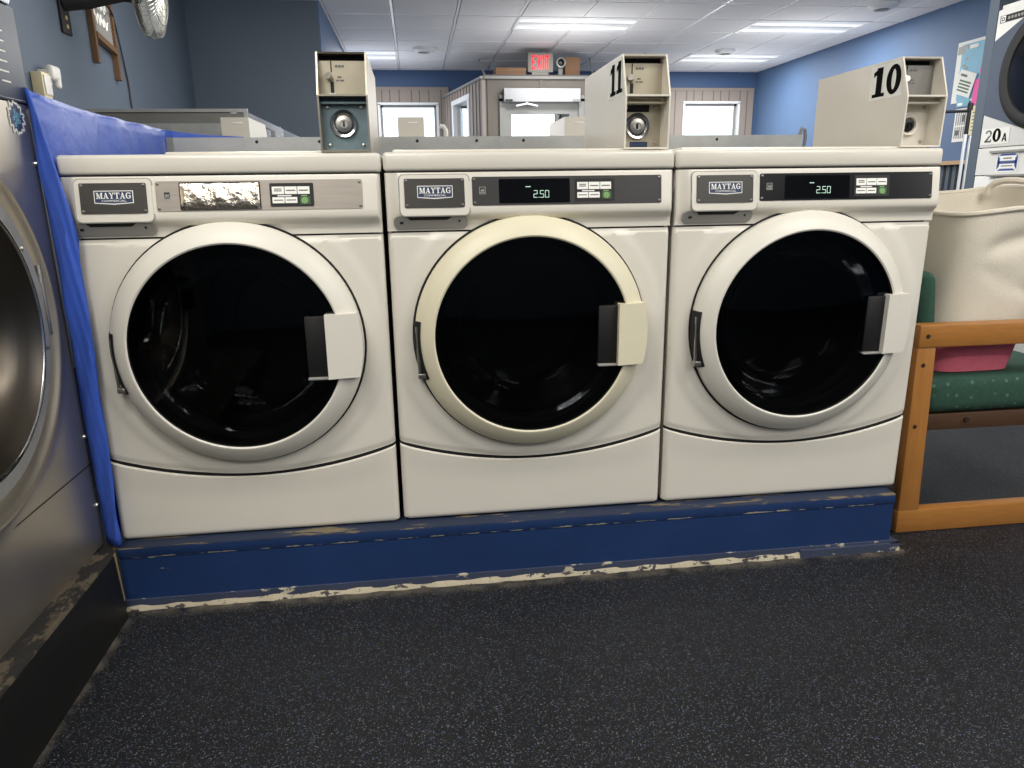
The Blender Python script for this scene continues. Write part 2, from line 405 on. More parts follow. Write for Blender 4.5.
def seg_polys(ch, x, z, w, h, t):
    g = {'a': R(x+t*.6,z+h-t,x+w-t*.6,z+h), 'g': R(x+t*.6,z+h/2-t/2,x+w-t*.6,z+h/2+t/2), 'd': R(x+t*.6,z,x+w-t*.6,z+t),
         'f': R(x,z+h/2+t*.3,x+t,z+h-t*.3), 'b': R(x+w-t,z+h/2+t*.3,x+w,z+h-t*.3), 'e': R(x,z+t*.3,x+t,z+h/2-t*.3), 'c': R(x+w-t,z+t*.3,x+w,z+h/2-t*.3)}
    return [g[k] for k in SEG[ch]]
FONT_CACHE = {}
def font_polys(txt, size, bold=0.):
    """built-in font text as polygons: (verts2d, faces, width)"""
    k = (txt, bold)
    if k not in FONT_CACHE:
        cu = bpy.data.curves.new('txt', 'FONT'); cu.body = txt; cu.size = 1.; cu.offset = bold; cu.resolution_u = 3
        o = bpy.data.objects.new('txt', cu); C.objects.link(o)
        dg = bpy.context.evaluated_depsgraph_get(); dg.update()
        me = bpy.data.meshes.new_from_object(o.evaluated_get(dg))
        vs = [(v.co.x, v.co.y) for v in me.vertices]; fs = [tuple(p.vertices) for p in me.polygons]
        bpy.data.objects.remove(o); bpy.data.curves.remove(cu); bpy.data.meshes.remove(me)
        FONT_CACHE[k] = (vs, fs)
    vs, fs = FONT_CACHE[k]
    return [(x*size, y*size) for x, y in vs], fs
def add_font(mb, txt, x0, x1, z0, h, fn, m=0, bold=0.):
    vs, fs = font_polys(txt, 1., bold)
    xa, xb = min(v[0] for v in vs), max(v[0] for v in vs); ya, yb = min(v[1] for v in vs), max(v[1] for v in vs)
    q = [(x0+(x-xa)/(xb-xa)*(x1-x0), z0+(y-ya)/(yb-ya)*h) for x, y in vs]
    mb.add([fn(u, v) for u, v in q], fs, m)
def rrect(x0, x1, z0, z1, r, n=4):
    p = []
    for cx, cz, a in ((x1-r,z1-r,0),(x0+r,z1-r,pi/2),(x0+r,z0+r,pi),(x1-r,z0+r,1.5*pi)):
        for i in range(n+1): p.append((cx+r*cos(a+pi/2*i/n), cz+r*sin(a+pi/2*i/n)))
    return p
def lin(a, b, n): return [a+(b-a)*i/n for i in range(n+1)]
def sstep(a, b, x):
    t = min(1, max(0, (x-a)/(b-a))); return t*t*(3-2*t)

# ================================================================== SETTING
H = 2.62; XL, XR, YB, YF = -1.12, 5.85, 9.1, -5.2
struct(MB().box((XL-.2,YF-.1,-.08),(XR+.2,YB+.2,0)).build('floor','floor',smooth=False))

def wall_holes(name, mats, axis, at, thick, u0, u1, z0, z1, holes, parent=None, m=0):
    """wall in a plane (axis 'x' or 'y' constant) with rectangular holes (ua,ub,za,zb)"""
    us = sorted({u0,u1,*[h[0] for h in holes],*[h[1] for h in holes]}); zs = sorted({z0,z1,*[h[2] for h in holes],*[h[3] for h in holes]})
    mb = MB()
    for i in range(len(us)-1):
        for j in range(len(zs)-1):
            cu, cz = (us[i]+us[i+1])/2, (zs[j]+zs[j+1])/2
            if any(h[0] < cu < h[1] and h[2] < cz < h[3] for h in holes): continue
            if axis == 'y': mb.box((us[i],at,zs[j]),(us[i+1],at+thick,zs[j+1]))
            else: mb.box((at,us[i],zs[j]),(at+thick,us[i+1],zs[j+1]))
    return struct(mb.build(name, mats, parent, smooth=False))

W1 = (.33, 1.13, .9, 2.17); W2 = (4.74, 5.57, .9, 2.19); WD = (1.45, 2.86, .04, 2.16)
wall_holes('wall_back', 'wall_band', 'y', YB, .15, XL-.2, XR+.2, 0, H+.2, [W1, W2, WD])
struct(MB().box((XR,YF-.1,0),(XR+.15,YB,H+.2)).build('wall_right','wall_blue',smooth=False))
struct(MB().box((XL-.15,YF-.1,0),(XL,5.35,H+.2)).build('wall_left','wall_slate',smooth=False))
struct(MB().box((XL-.2,YF-.15,0),(XR+.2,YF,H+.2)).build('wall_front','wall_slate',smooth=False))
# block jutting out of the far left corner: slate face towards us, blue flank
struct(MB().box((XL-.15,5.35,0),(-.008,YB,H+.2)).build('wall_block','wall_slate',smooth=False))
struct(MB().box((-.008,5.352,0),(.004,YB,H+.1)).build('wall_block_side','wall_blue',smooth=False))

# ceiling: lay-in tiles hanging just below a T-bar grid
gx0, gy0, g = .63, 5.83, .61
LIGHTS = [(1.85,5.83,2),(4.29,5.83,2),(4.29,7.66,2),(.02,7.66,1),(1.85,2.17,2),(4.29,2.17,2),(-.59,2.78,2),(-.59,-1.49,2),(1.85,-1.49,2),(4.29,-1.49,2),(-.59,-3.32,2),(1.85,-3.32,2),(4.29,-3.32,2)]  # entries after the labelled ones are unseen panels added for light
def lit(cx, cy): return any(a < cx < a+g*n and b < cy < b+g for a, b, n in LIGHTS)
mb = MB(); bars = MB()
ks = range(-3, 9); js = range(-19, 6)
mb.box((XL-.2,YF-.1,H+.02),(XR+.2,YB+.2,H+.14))
for i in ks:
    for j in js:
        x0, y0 = gx0+g*i, gy0+g*j; xa, xb, ya, yb = max(x0,XL), min(x0+g,XR), max(y0,YF), min(y0+g,YB)
        if xb-xa < .03 or yb-ya < .03: continue
        if lit((xa+xb)/2, (ya+yb)/2): continue
        e = .013; q = .006
        vs = [(xa+e,ya+e,H+.012),(xb-e,ya+e,H+.012),(xb-e,yb-e,H+.012),(xa+e,yb-e,H+.012),(xa+e+q,ya+e+q,H-.008),(xb-e-q,ya+e+q,H-.008),(xb-e-q,yb-e-q,H-.008),(xa+e+q,yb-e-q,H-.008)]
        mb.add(vs, [(4,7,6,5),(0,4,5,1),(1,5,6,2),(2,6,7,3),(3,7,4,0)])
struct(mb.build('ceiling','tile',smooth=False))
for i in ks:
    x = gx0+g*i
    if XL < x < XR: bars.box((x-.011,YF,H-.004),(x+.011,YB,H+.02))
for j in js:
    y = gy0+g*j
    if YF < y < YB: bars.box((XL,y-.011,H-.004),(XR,y+.011,H+.018))
struct(bars.build('trim_1','tbar',smooth=False))

def area(x, y, z, sx, sy, w, col=(1,.975,.93)):
    l = bpy.data.lights.new('troffer light','AREA'); l.shape = 'RECTANGLE'; l.size = sx; l.size_y = sy; l.energy = w; l.color = col
    o = bpy.data.objects.new('troffer_lamp', l); C.objects.link(o); o.location = (x,y,z); return o
lightlab = {0: 'long lit ceiling panel above the red exit sign', 1: 'long lit ceiling panel above the coin box marked 10, the nearer one on that side',
            2: 'long lit ceiling panel farthest back on the right, beside a round diffuser', 3: 'short lit ceiling panel at the far left, cut off by the blue wall'}
for i, (a, b, n) in enumerate(LIGHTS):
    w = g*n
    t = thing('ceiling_light', lightlab.get(i, 'lit ceiling panel over the washer aisle, outside the picture'), 'ceiling light', (a+w/2, b+g/2, H), 'recessed ceiling light panels')
    f = MB(); e = .025; z0 = H-.012
    for q in ((a,b,a+w,b+e),(a,b+g-e,a+w,b+g),(a,b+e,a+e,b+g-e),(a+w-e,b+e,a+w,b+g-e)): f.box((q[0],q[1],z0),(q[2],q[3],H+.02))
    f.box((a+e,b+g/2-.012,z0),(a+w-e,b+g/2+.012,H+.015))
    f.build('frame','tbar',t,smooth=False)
    d = MB()
    for yy0, yy1 in ((b+e,b+g/2-.012),(b+g/2+.012,b+g-e)):
        us = lin(yy0,yy1,10); q = lambda x, y, yy0=yy0, yy1=yy1: (x,y,H+.002-.018*sin(pi*(y-yy0)/(yy1-yy0)))
        d.grid(q, [a+e,a+w-e], us[:4]); d.grid(q, [a+e,a+w-e], us[3:8], 1); d.grid(q, [a+e,a+w-e], us[7:])
    d.build('diffuser',['diffuser','tube'],t)
    area(a+w/2, b+g/2, H-.03, w*.85, g*.7, (12 if a < -.2 else 20)*n if b > 1 else 13.5*n, (1,.985,.95) if b > 1 else (1,.955,.88))
    pl = bpy.data.lights.new('ceiling fill','POINT'); pl.energy = (9 if a < -.2 else 15 if a < 4 else 10)*n if b > 0 else 9*n; pl.shadow_soft_size = .3; pl.color = (1,.98,.94)
    po = bpy.data.objects.new('ceiling_fill', pl); C.objects.link(po); po.location = (a+w/2, b+g/2, H-.75)  # unseen point lamp added below each panel to brighten the ceiling

# back wall panelling (grooved boards) around the windows
def panelling(name, x0, x1, z0, z1, holes):
    mb = MB()
    us = sorted({x0,x1,*[h[0] for h in holes],*[h[1] for h in holes]}); zs = sorted({z0,z1,*[h[2] for h in holes],*[h[3] for h in holes]})
    for i in range(len(us)-1):
        for j in range(len(zs)-1):
            cu, cz = (us[i]+us[i+1])/2, (zs[j]+zs[j+1])/2
            if any(h[0] < cu < h[1] and h[2] < cz < h[3] for h in holes): continue
            mb.box((us[i],YB-.022,zs[j]),(us[i+1],YB,zs[j+1]))
    x = x0+.06; k = 0
    while x < x1-.02:
        wd = .016
        segs = [(z0,z1)]
        for h in holes:
            if h[0]-.01 < x < h[1]+.01: segs = [(z0,h[2]),(h[3],z1)]
        for a, b in segs: mb.box((x,YB-.0225,a),(x+wd,YB-.0215,b),1)
        x += (.13, .17, .11)[k % 3]; k += 1
    mb.box((x0,YB-.03,z1-.035),(x1,YB-.02,z1),0)
    struct(mb.build(name,['taupe','groove'],smooth=False))
panelling('trim_2', .004, 1.30, 0, 2.395, [W1])
panelling('trim_3', 4.4, 5.80, 0, 2.395, [W2])

def window(n, w, y0=YB-.035, fr='whitepaint'):
    a, b, c, d = w; e = .022
    f = MB()
    f.box((a-e,y0,c-e),(b+e,YB+.06,c+.01)); f.box((a-e,y0,d-.01),(b+e,YB+.06,d+e)); f.box((a-e,y0,c),(a+.012,YB+.06,d)); f.box((b-.012,y0,c),(b+e,YB+.06,d))
    o = struct(f.build('window_%d' % n, fr, smooth=False))
    s = MB(); k = .03
    s.box((a+.012,YB+.02,c+.01),(b-.012,YB+.05,c+.01+k)); s.box((a+.012,YB+.02,d-.01-k),(b-.012,YB+.05,d-.01)); s.box((a+.012,YB+.02,c),(a+.012+k,YB+.05,d)); s.box((b-.012-k,YB+.02,c),(b-.012,YB+.05,d))
    s.build('sash','greypaint',o,smooth=False)
    MB().box((a+.03,YB+.032,c+.03),(b-.03,YB+.037,d-.03)).build('pane','clear',o,smooth=False)
window(1, W1); window(2, W2); window(3, WD)

# ---- entry vestibule (partial-height, panelled)
VZ = 2.275; A = Vector((1.26,9.08,0)); B = Vector((1.635,7.25,0)); VR = 2.97
dv = (B-A); Lv = dv.length; dv.normalize(); nv_ = Vector((-dv.y, dv.x, 0))*-1
def vp(t, w, z): q = A+dv*(t*Lv)+nv_*w; return (q.x,q.y,z)
mb = MB()
def vbox(mb, t0, t1, z0, z1, w0, w1, m=0):
    mb.hexa([vp(t0,w0,z0),vp(t1,w0,z0),vp(t1,w1,z0),vp(t0,w1,z0),vp(t0,w0,z1),vp(t1,w0,z1),vp(t1,w1,z1),vp(t0,w1,z1)], m)
sideW = (.27, .70, .9, 2.10)
vbox(mb,0,.27,0,VZ,-.04,.04); vbox(mb,.70,1,0,VZ,-.04,.04); vbox(mb,.27,.70,0,.9,-.04,.04); vbox(mb,.27,.70,2.10,VZ,-.04,.04)
t = .03
while t < 1:
    for a, b in ([(0,.9),(2.16,VZ)] if .25 < t < .71 else [(0,VZ)]): vbox(mb,t,t+.022,a,b,-.058,.05,1)
    t += .075
vbox(mb,-.01,1.01,VZ-.03,VZ,-.075,.06,2)
struct(mb.build('wall_entry_left',['taupe','taupe','greypaint'],smooth=False))
mb = MB(); s_, e_, z0, z1 = sideW
vbox(mb,s_-.02,e_+.02,z1-.01,z1+.05,-.07,.05); vbox(mb,s_-.01,s_+.03,z0,z1,-.06,.05); vbox(mb,e_-.03,e_+.01,z0,z1,-.06,.05); vbox(mb,s_-.02,e_+.02,z0-.05,z0+.01,-.07,.05)
o = struct(mb.build('window_4','whitepaint',smooth=False))
mb = MB(); vbox(mb,s_,e_,z0,z1,-.003,.003); mb.build('pane','clear',o,smooth=False)
DO = (1.86, 2.76, 0, 2.03)
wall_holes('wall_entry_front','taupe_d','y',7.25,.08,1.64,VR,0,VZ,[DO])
mb = MB(); mb.box((1.62,7.21,VZ-.03),(VR,7.34,VZ),0)
for x in (1.66, 2.28, 2.90): mb.box((x,7.238,0 if x < 1.8 or x > 2.8 else 2.05),(x+.03,7.25,VZ-.03),1)
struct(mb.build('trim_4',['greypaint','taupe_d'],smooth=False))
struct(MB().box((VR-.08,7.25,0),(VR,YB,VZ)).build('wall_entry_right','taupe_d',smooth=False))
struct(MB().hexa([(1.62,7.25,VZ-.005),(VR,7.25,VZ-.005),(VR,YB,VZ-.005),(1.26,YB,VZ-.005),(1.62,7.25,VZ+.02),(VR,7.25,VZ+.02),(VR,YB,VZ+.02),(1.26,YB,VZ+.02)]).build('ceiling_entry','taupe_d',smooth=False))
# door with glass, frame, automatic operator header
f = MB(); f.box((1.80,7.22,0),(1.87,7.34,2.03)); f.box((2.75,7.22,0),(2.82,7.34,2.03)); f.box((1.80,7.22,2.0),(2.82,7.34,2.07))
dr = struct(f.build('door_1','greypaint',smooth=False))
lf = MB(); a, b = 1.87, 2.75
lf.box((a,7.27,.01),(a+.075,7.31,2.0)); lf.box((b-.1,7.27,.01),(b,7.31,2.0)); lf.box((a+.075,7.27,1.865),(b-.1,7.31,2.0)); lf.box((a+.075,7.27,.01),(b-.1,7.31,.25)); lf.box((a+.075,7.27,.98),(b-.1,7.31,1.06))
lf.build('door_leaf','greypaint',dr,smooth=False)
MB().box((a+.075,7.288,.25),(b-.1,7.293,1.865)).build('pane','clear',dr,smooth=False)
MB().box((a+.1,7.2,.98),(b-.12,7.235,1.05)).build('push_bar','galv',dr,smooth=False)
t = thing('door_operator','white boxy automatic door opener mounted over the glass entry door','door operator',(2.3,7.2,1.98))
MB().box((1.845,7.13,1.985),(2.752,7.245,2.135),bevel=.008).build('housing','opwhite',t)
MB().box((1.86,7.122,1.99),(1.945,7.133,2.012)).build('end_grille','softblack',t,smooth=False)
MB().box((2.66,7.122,1.99),(2.74,7.133,2.012)).build('end_grille','greypaint',t,smooth=False)
mb = MB(); mb.tube([(2.11,7.16,1.985),(2.115,7.13,1.965),(1.985,7.13,1.94)],.011,6); mb.tube([(2.115,7.13,1.965),(2.24,7.13,1.938)],.011,6); mb.build('arm','tbar',t)

# things on the vestibule roof
o = MB(); o.box((1.77,7.3,VZ+.02),(2.13,7.62,VZ+.105),0,bevel=.003); o.box((1.78,7.298,VZ+.055),(2.12,7.301,VZ+.06),1)
tag(o.build('cardboard_box',['cardboard','brownwood']),'flat brown box on the entry roof, left of the red exit sign','box')
o = MB(); o.box((2.62,7.40,VZ+.02),(2.80,7.6,VZ+.24),0,bevel=.003)
tag(o.build('cardboard_box',['cardboard','shim']),'tall brown box on the entry roof, right of the exit sign','box')
t = thing('siren_horn','round white cylinder with dark centre beside the exit sign','siren',(2.56,7.36,VZ+.02))
MB().lathe([(0,.0),(.052,.0),(.058,-.02),(.058,-.06),(.044,-.066),(.036,-.055)],(2.55,7.36,VZ+.165),(0,1,0),28).build('body','galv',t)
MB().lathe([(.037,-.058),(.02,-.03),(0,-.03)],(2.55,7.36,VZ+.165),(0,1,0),24).build('cone','black',t)
MB().box((2.53,7.36,VZ+.02),(2.58,7.40,VZ+.12)).build('bracket','greypaint',t,smooth=False)
t = thing('exit_sign','red lit exit sign standing on the entry roof','exit sign',(2.3,7.3,VZ+.02))
MB().box((2.152,7.29,VZ+.055),(2.452,7.345,VZ+.265),bevel=.006).build('housing','exitbody',t)
MB().box((2.2,7.30,VZ+.02),(2.4,7.34,VZ+.06)).build('base','exitbody',t,smooth=False)
mb = MB(); y = 7.288; fn = lambda u, v: (u,y,v); zb = VZ+.085; hh = .155; x = 2.20; st = .014
mb.polys([R(x,zb,x+st,zb+hh), R(x,zb,x+.045,zb+.022), R(x,zb+hh-.022,x+.045,zb+hh), R(x,zb+hh/2-.011,x+.04,zb+hh/2+.011)],fn)
x = 2.255; mb.polys([[(x,zb),(x+.017,zb),(x+.058,zb+hh),(x+.041,zb+hh)],[(x+.041,zb),(x+.058,zb),(x+.017,zb+hh),(x,zb+hh)]],fn)
x = 2.327; mb.polys([R(x,zb,x+.018,zb+hh)],fn)
x = 2.357; mb.polys([R(x,zb+hh-.022,x+.052,zb+hh), R(x+.018,zb,x+.035,zb+hh)],fn)
lab(mb.build('lettering','red',t,smooth=False),'red glowing letters EXIT')
for p, q, l in (((1.645,7.25,VZ-.005),(1.654,8.28,H+.01),'thin grey tie rod rising from the left corner of the entry roof'),((2.93,7.25,VZ-.005),(3.07,8.08,H+.01),'thin grey tie rod at the right end of the entry roof')):
    tag(MB().tube([p,q],.011,6).build('tie_rod','galv'),l,'rod','tie rods of the entry roof')

# round ceiling diffusers
for x, y, r, l in ((.95,7.5,.135,'round white ceiling diffuser left of the exit sign'),(4.62,7.42,.12,'round white ceiling diffuser just before the farthest light panel'),(5.17,5.13,.13,'round white ceiling diffuser nearest the blue right wall')):
    t = thing('air_vent',l,'ceiling diffuser',(x,y,H),'round ceiling diffusers')
    MB().lathe([(r*.62,.0),(r,.0),(r*1.02,-.012),(r*.95,-.03),(r*.62,-.05),(r*.55,-.046),(r*.5,-.02)],(x,y,H-.006),(0,0,1),32).build('flange','whitepaint',t)
    MB().lathe([(r*.56,-.02),(r*.4,-.03),(r*.36,-.055),(0,-.06)],(x,y,H-.006),(0,0,1),24).build('core','greypaint',t)

# right wall: ledge and grooved wainscot
mb = MB(); mb.box((XR-.05,2.4,1.165),(XR,6.0,1.2))
struct(mb.build('trim_5','rail_wood',smooth=False))
mb = MB(); mb.box((XR-.012,2.4,.1),(XR,6.0,1.165))
yy = 4.45
while yy < 5.1: mb.box((XR-.016,yy,.1),(XR-.011,yy+.03,1.16),1); yy += .085
struct(mb.build('trim_6',['wall_slate','gap'],smooth=False))
# stud wall ending beside the dryers
struct(MB().box((4.0,2.236,0),(XR,2.305,H)).build('wall_partition','wall_slate',smooth=False))

# ================================================================== curb and black base
t = thing('washer_curb','chipped navy blue wooden curb carrying the three white washers','platform',(1.02,-.04,0))
CX0, CX1 = .004, 2.052
b = MB(); b.box((CX0,-.038,.0),(CX1,2.02,.128),0); b.build('riser','curb_blue',t,smooth=False)
b = MB(); b.box((CX0-.002,-.041,.128),(CX1+.002,2.03,.158),0,bevel=.004)
for i, p in enumerate(b.f):
    zz = [b.v[k][2] for k in p]
    if min(zz) > .1535: b.m[i] = 1
b.build('top_board',['curb_blue','curb_top'],t)
b = MB(); pts = lin(CX0, 1.78, 60)
random.seed(3)
def yj(i): return -.047-.002*sin(i*1.7)-.003*random.random()
P0 = [(x, yj(i)) for i, x in enumerate(pts)]
for (xa, ya), (xb, yb) in zip(P0, P0[1:]):
    b.add([(xa,ya,0),(xb,yb,0),(xb,yb+.004,.010),(xa,ya+.004,.010),(xb,-.038,.02),(xa,-.038,.02)], [(0,1,2,3),(3,2,4,5)])
lab(b.build('caulk_bead','caulk',t),'cracked cream caulk along the foot')
b = MB(); b.box((CX0,-.044,.009),(CX1+.02,-.038,.026)); b.box((1.78,-.052,0),(CX1+.025,-.038,.02)); b.box((CX1,-.05,0),(CX1+.025,.4,.02))
b.build('base_strip','curb_strip',t,smooth=False)

t = thing('equipment_base','low black base with worn top edge under the steel washer','platform',(-.5,-1.1,0))
b = MB()
b.hexa([(XL,-2.4,0),(.058,-2.4,0),(.019,-.078,0),(XL,-.078,0),(XL,-2.4,.158),(.046,-2.4,.158),(.013,-.082,.158),(XL,-.082,.158)])
b.build('riser','black_base',t,smooth=False)
b = MB(); b.hexa([(XL,-2.4,.158),(.046,-2.4,.158),(.013,-.08,.158),(XL,-.08,.158),(XL,-2.4,.166),(.040,-2.4,.166),(.008,-.084,.166),(XL,-.084,.166)],bevel=.002)
b.hexa([(XL,-.08,.150),(.006,-.08,.150),(-.0005,.0,.150),(XL,.0,.150),(XL,-.08,.157),(.006,-.08,.157),(-.0005,.0,.157),(XL,.0,.157)])
b.build('worn_edge','base_top',t,smooth=False)
MB().hexa([(-.006,-.076,.035),(.012,-.076,.035),(.009,-.053,.035),(-.006,-.053,.035),(-.012,-.078,.155),(.006,-.078,.155),(.004,-.053,.155),(-.012,-.053,.155)]).build('wood_shim','shim',t,smooth=False)

# ================================================================== front-load washers
W = .686; ZB = .162
DX, DZ = .3365, .483
PROF = [(.737,.0),(.752,.0005),(.759,.003),(.764,.009),(.769,.0155),(.775,.0195),(.785,.0205),(.80,.019),(.862,.0105),(.868,.009)]
def prof(z):
    for (a, p), (b, q) in zip(PROF, PROF[1:]):
        if z <= b: return p+(q-p)*(z-a)/(b-a)
    return PROF[-1][1]
def fy(z): return -(.0205-(z-.785)*(.010/.077))
def seam(x): return .155+.058*((x-.343)/.343)**2
def edge_y(d, r=.014):
    d = max(0, d)
    return 0. if d >= r else r-sqrt(max(0, r*r-(r-d)**2))
def slanted(off):   # point on the sloping console face, lifted by off
    return lambda x, z: (x, fy(z)-off, z)
def slab_on(mb, poly, o0, o1, m=0): mb.prism(poly, lambda u, v, w: (u, fy(v)-w, v), o0, o1, m)
xs_fine = sorted(set([0,.002,.005,.009,.013,.018,.023,.03]+lin(.03,W-.03,62)+[W-.03,W-.023,W-.018,W-.013,W-.009,W-.005,W-.002,W]))

def make_washer(label, loc, panel, display, door, sticker, box, group='white washers in the front row', pr=.6535, warp=None, dx=.3365):
    global DX
    DX = dx
    t = thing('washing_machine', label, 'washing machine', loc, group, local=True)
    # cabinet (open front)
    b = MB(); th = .006
    b.box((.003,.02,.003),(.003+th,.765,.868)); b.box((W-.003-th,.02,.003),(W-.003,.765,.868)); b.box((.003,.76,.003),(W-.003,.766,.868)); b.box((.003,.024,.003),(W-.003,.766,.009))
    b.build('cabinet','enamel',t,smooth=False)
    # lid with slightly raised back
    b = MB(); b.box((-.002,-.004,.870),(W+.004,.775,.914),bevel=.009,seg=3)
    b.box((.215 if display == 'foil' else .02,.03,.912),(W-.02,.76,.9205),bevel=.004)
    b.build('lid','enamel2',t)
    # front panel
    b = MB()
    def fp(x, v):
        z = seam(x)+.004+v*(.733-seam(x)-.004)
        y = edge_y(min(x, W-x))
        r = sqrt((x-DX)**2+(z-DZ)**2)
        y -= .005*sstep(.345,.318,r)*sstep(.0,.03,min(x, W-x))
        if v > .985: y += .003
        if v < .01: y += .004
        return (x,y,z)
    vs = [0,.006]+lin(.02,.98,60)+[.987,1]
    b.grid(fp, xs_fine, vs, 0, skip=lambda x, v: (x-DX)**2+(seam(x)+.004+v*(.733-seam(x)-.004)-DZ)**2 < .262**2)
    b.lathe([(.279,-.0045),(.2905,-.0065)],(DX,0,DZ),(0,1,0),72,1)          # dark gap round the door
    b.grid(lambda x, k: (x,.006+edge_y(min(x, W-x)),seam(x)+k),xs_fine,[-.008,.008],1)
    b.box((.022,.004,.728),(W-.022,.012,.742),1)
    b.build('front_panel',['enamel','gap'],t,recalc=False)
    # kick panel
    b = MB()
    def kp(x, v):
        z = v*(seam(x)-.004); y = edge_y(min(x, W-x))
        y += edge_y(z,.012)*.8 - .004*sstep(.6,1,v)*sstep(0,.04,min(x,W-x)); y += .006*(1 if v > .995 else 0)
        zc = z+ (.012-min(.012,min(x,W-x)))*(.6 if v < .02 else 0)
        return (x,y,zc)
    b.grid(kp, xs_fine, [0,.01,.03,.06,.1,.2,.3,.45,.6,.7,.8,.88,.95,.985,1])
    b.grid(lambda x, y: (x,y,.004), [0.012,W-.012],[.01,.3])
    b.build('kick_panel','enamel',t,recalc=False)
    # console
    b = MB()
    def cp(x, z):
        rm = sstep(.008,.034,x)*sstep(W+.002,W-.008,x)
        return (x,-prof(z)*rm-.0005+edge_y(min(x,W-x),.006)*.7,z)
    xs = [0,.003,.006,.009,.012,.016,.02,.024,.028,.032,.036]+lin(.04,W-.03,30)+[W-.024,W-.02,W-.016,W-.012,W-.008,W-.005,W-.002,W]
    b.grid(cp, xs, [.737,.745,.752,.756,.759,.7615,.764,.7665,.769,.772,.775,.78,.785,.79,.80,.82,.84,.862,.868])
    b.build('console','enamel',t,recalc=False)
    # detergent drawer
    b = MB()
    slab_on(b, rrect(.0305,.1945,.7695,.8645,.012), -.002,.0006,1)
    b.prism(rrect(.033,.192,.772,.8625,.011), lambda u, v, w: (u,(fy(v) if v > .785 else fy(.785))-w,v), 0,.004,0)
    dr_ = b.build('detergent_drawer',['enamel','grip'],t,ang=30)
    b = MB(); slab_on(b, rrect(.0435,.1815,.790,.8545,.003),.0035,.0052); b.build('face_plate','plate_grey',dr_)
    b = MB(); fn = slanted(.0062)
    slab_on(b, [(.073,.812),(.1135,.809),(.154,.812),(.154,.8385),(.073,.8385)],.005,.0058,1)
    b.polys([[(.0745,.8135),(.1135,.8112),(.1525,.8135),(.1525,.837),(.0745,.837)]], slanted(.0060), 0)
    b.polys(slab_text('MAYTAG',.0775,.8215,.0128,.072), slanted(.0064), 1)
    add_font(b,'COMMERCIAL',.088,.139,.8148,.0042,slanted(.0064),1)
    lab(b.build('badge',['navy','white'],dr_,smooth=False),'navy badge reading MAYTAG COMMERCIAL in white')
    for x in (.0485,.1765):
        for z in (.795,.8495): MB().lathe([(0,-.002),(.0028,-.0015),(.0036,0)],(x,fy(z)-.0052,z),(0,1,0),10).build('screw','screw',dr_)
    b = MB(); gy = lambda v: .004+(v-.743)*.52
    b.prism(rrect(.016,.188,.741,.771,.012), lambda u, v, w: (u,-gy(v)-w,v), -.008,.001,0)
    b.prism([(.046,.769),(.152,.769),(.140,.7615),(.054,.7615)], lambda u, v, w: (u,-gy(v)-w,v), .001,.0018,1)
    b.prism(R(.030,.753,.038,.7585), lambda u, v, w: (u,-gy(v)-w,v), .001,.0018,1); b.prism(R(.166,.756,.1705,.761), lambda u, v, w: (u,-gy(v)-w,v), .001,.0018,1)
    lab(b.build('drawer_grip',['grip','gap'],dr_),'grey finger recess under the drawer')
    # control panel
    b = MB(); slab_on(b, rrect(.1995,pr,.7925,.857,.004),0,.0022)
    cpn = b.build('control_panel',panel,t)
    for x in (.205,pr-.0055):
        for z in (.7985,.851): MB().lathe([(0,-.002),(.0028,-.0015),(.0036,0)],(x,fy(z)-.0022,z),(0,1,0),10).build('screw','screw',cpn)
    b = MB(); F = slanted(.0026)
    b.polys([R(.216,.818,.2305,.8345)],F,0); b.polys([R(.2175,.8225,.229,.8333)],slanted(.0029),1)
    b.polys([[(.219,.824),(.2275,.824),(.2275,.831),(.2255,.8275),(.219,.8275)]],slanted(.0032),0); b.polys([R(.2205,.8285,.2245,.830)],slanted(.0032),0)
    b.polys([R(.218,.8195,.2285,.8208)],slanted(.0029),1)
    lab(b.build('rating_mark',['grip','softblack'],cpn,smooth=False),'small square white printed mark')
    if display == 'foil':
        b = MB(); slab_on(b, rrect(.2495,.4225,.7945,.8545,.003),.002,.004,1)
        random.seed(11)
        hh = {}
        def ff(i, j):
            x = .2515+.168*i/44; z = .7965+.0545*j/15
            ed = min(i,44-i,j*2,(15-j)*2)
            hgt = .0042+(.0009*random.random()+.0005*sin(i*.5+j*.4)+.0035*sin(pi*j/15.)**.7)*min(1,ed/2.)
            return (x,fy(z)-hgt,z)
        b.grid(ff, list(range(45)), list(range(16)), 0)
        lab(b.build('display',['foil','black'],cpn,recalc=False,ang=60),'display window covered with crinkled silver foil tape')
    else:
        b = MB(); slab_on(b, rrect(.262,.430,.797,.8515,.003),.002,.0032)
        dsp = b.build('display','display',cpn)
        b = MB(); F = slanted(.0036); x = .343; hgt = .0165; zz = .8085
        pl = []
        for c in '2': pl += seg_polys(c,x,zz,.0095,hgt,.0012)
        pl.append(R(x+.0118,zz,x+.0136,zz+.0018))
        pl += seg_polys('5',x+.0155,zz,.0095,hgt,.0012)+seg_polys('0',x+.0275,zz,.0095,hgt,.0012)
        pl += [R(.325,.8325,.3285,.8345),R(.3295,.8325,.3325,.8345),R(.3335,.8325,.3365,.8345)]
        b.polys(pl,F); lab(b.build('digits','led',cpn,smooth=False),'lit pale green figures 2.50')
    b = MB(); slab_on(b, rrect(.4425,.538,.799,.850,.003),.002,.0034,0)
    for i in range(3):
        x0 = .4475+.0278*i; slab_on(b, R(x0,.826,x0+.0262,.8425),.003,.0046,1)
        L = [[.19,.81,.62,.74],[.19,.81,.38,.50]] if i == 0 else [[.12,.88,.42,.56]]
        for u0, u1, w0, w1 in L: b.polys([R(x0+.0262*u0,.826+.0165*w0,x0+.0262*u1,.826+.0165*w1)],slanted(.005),4)
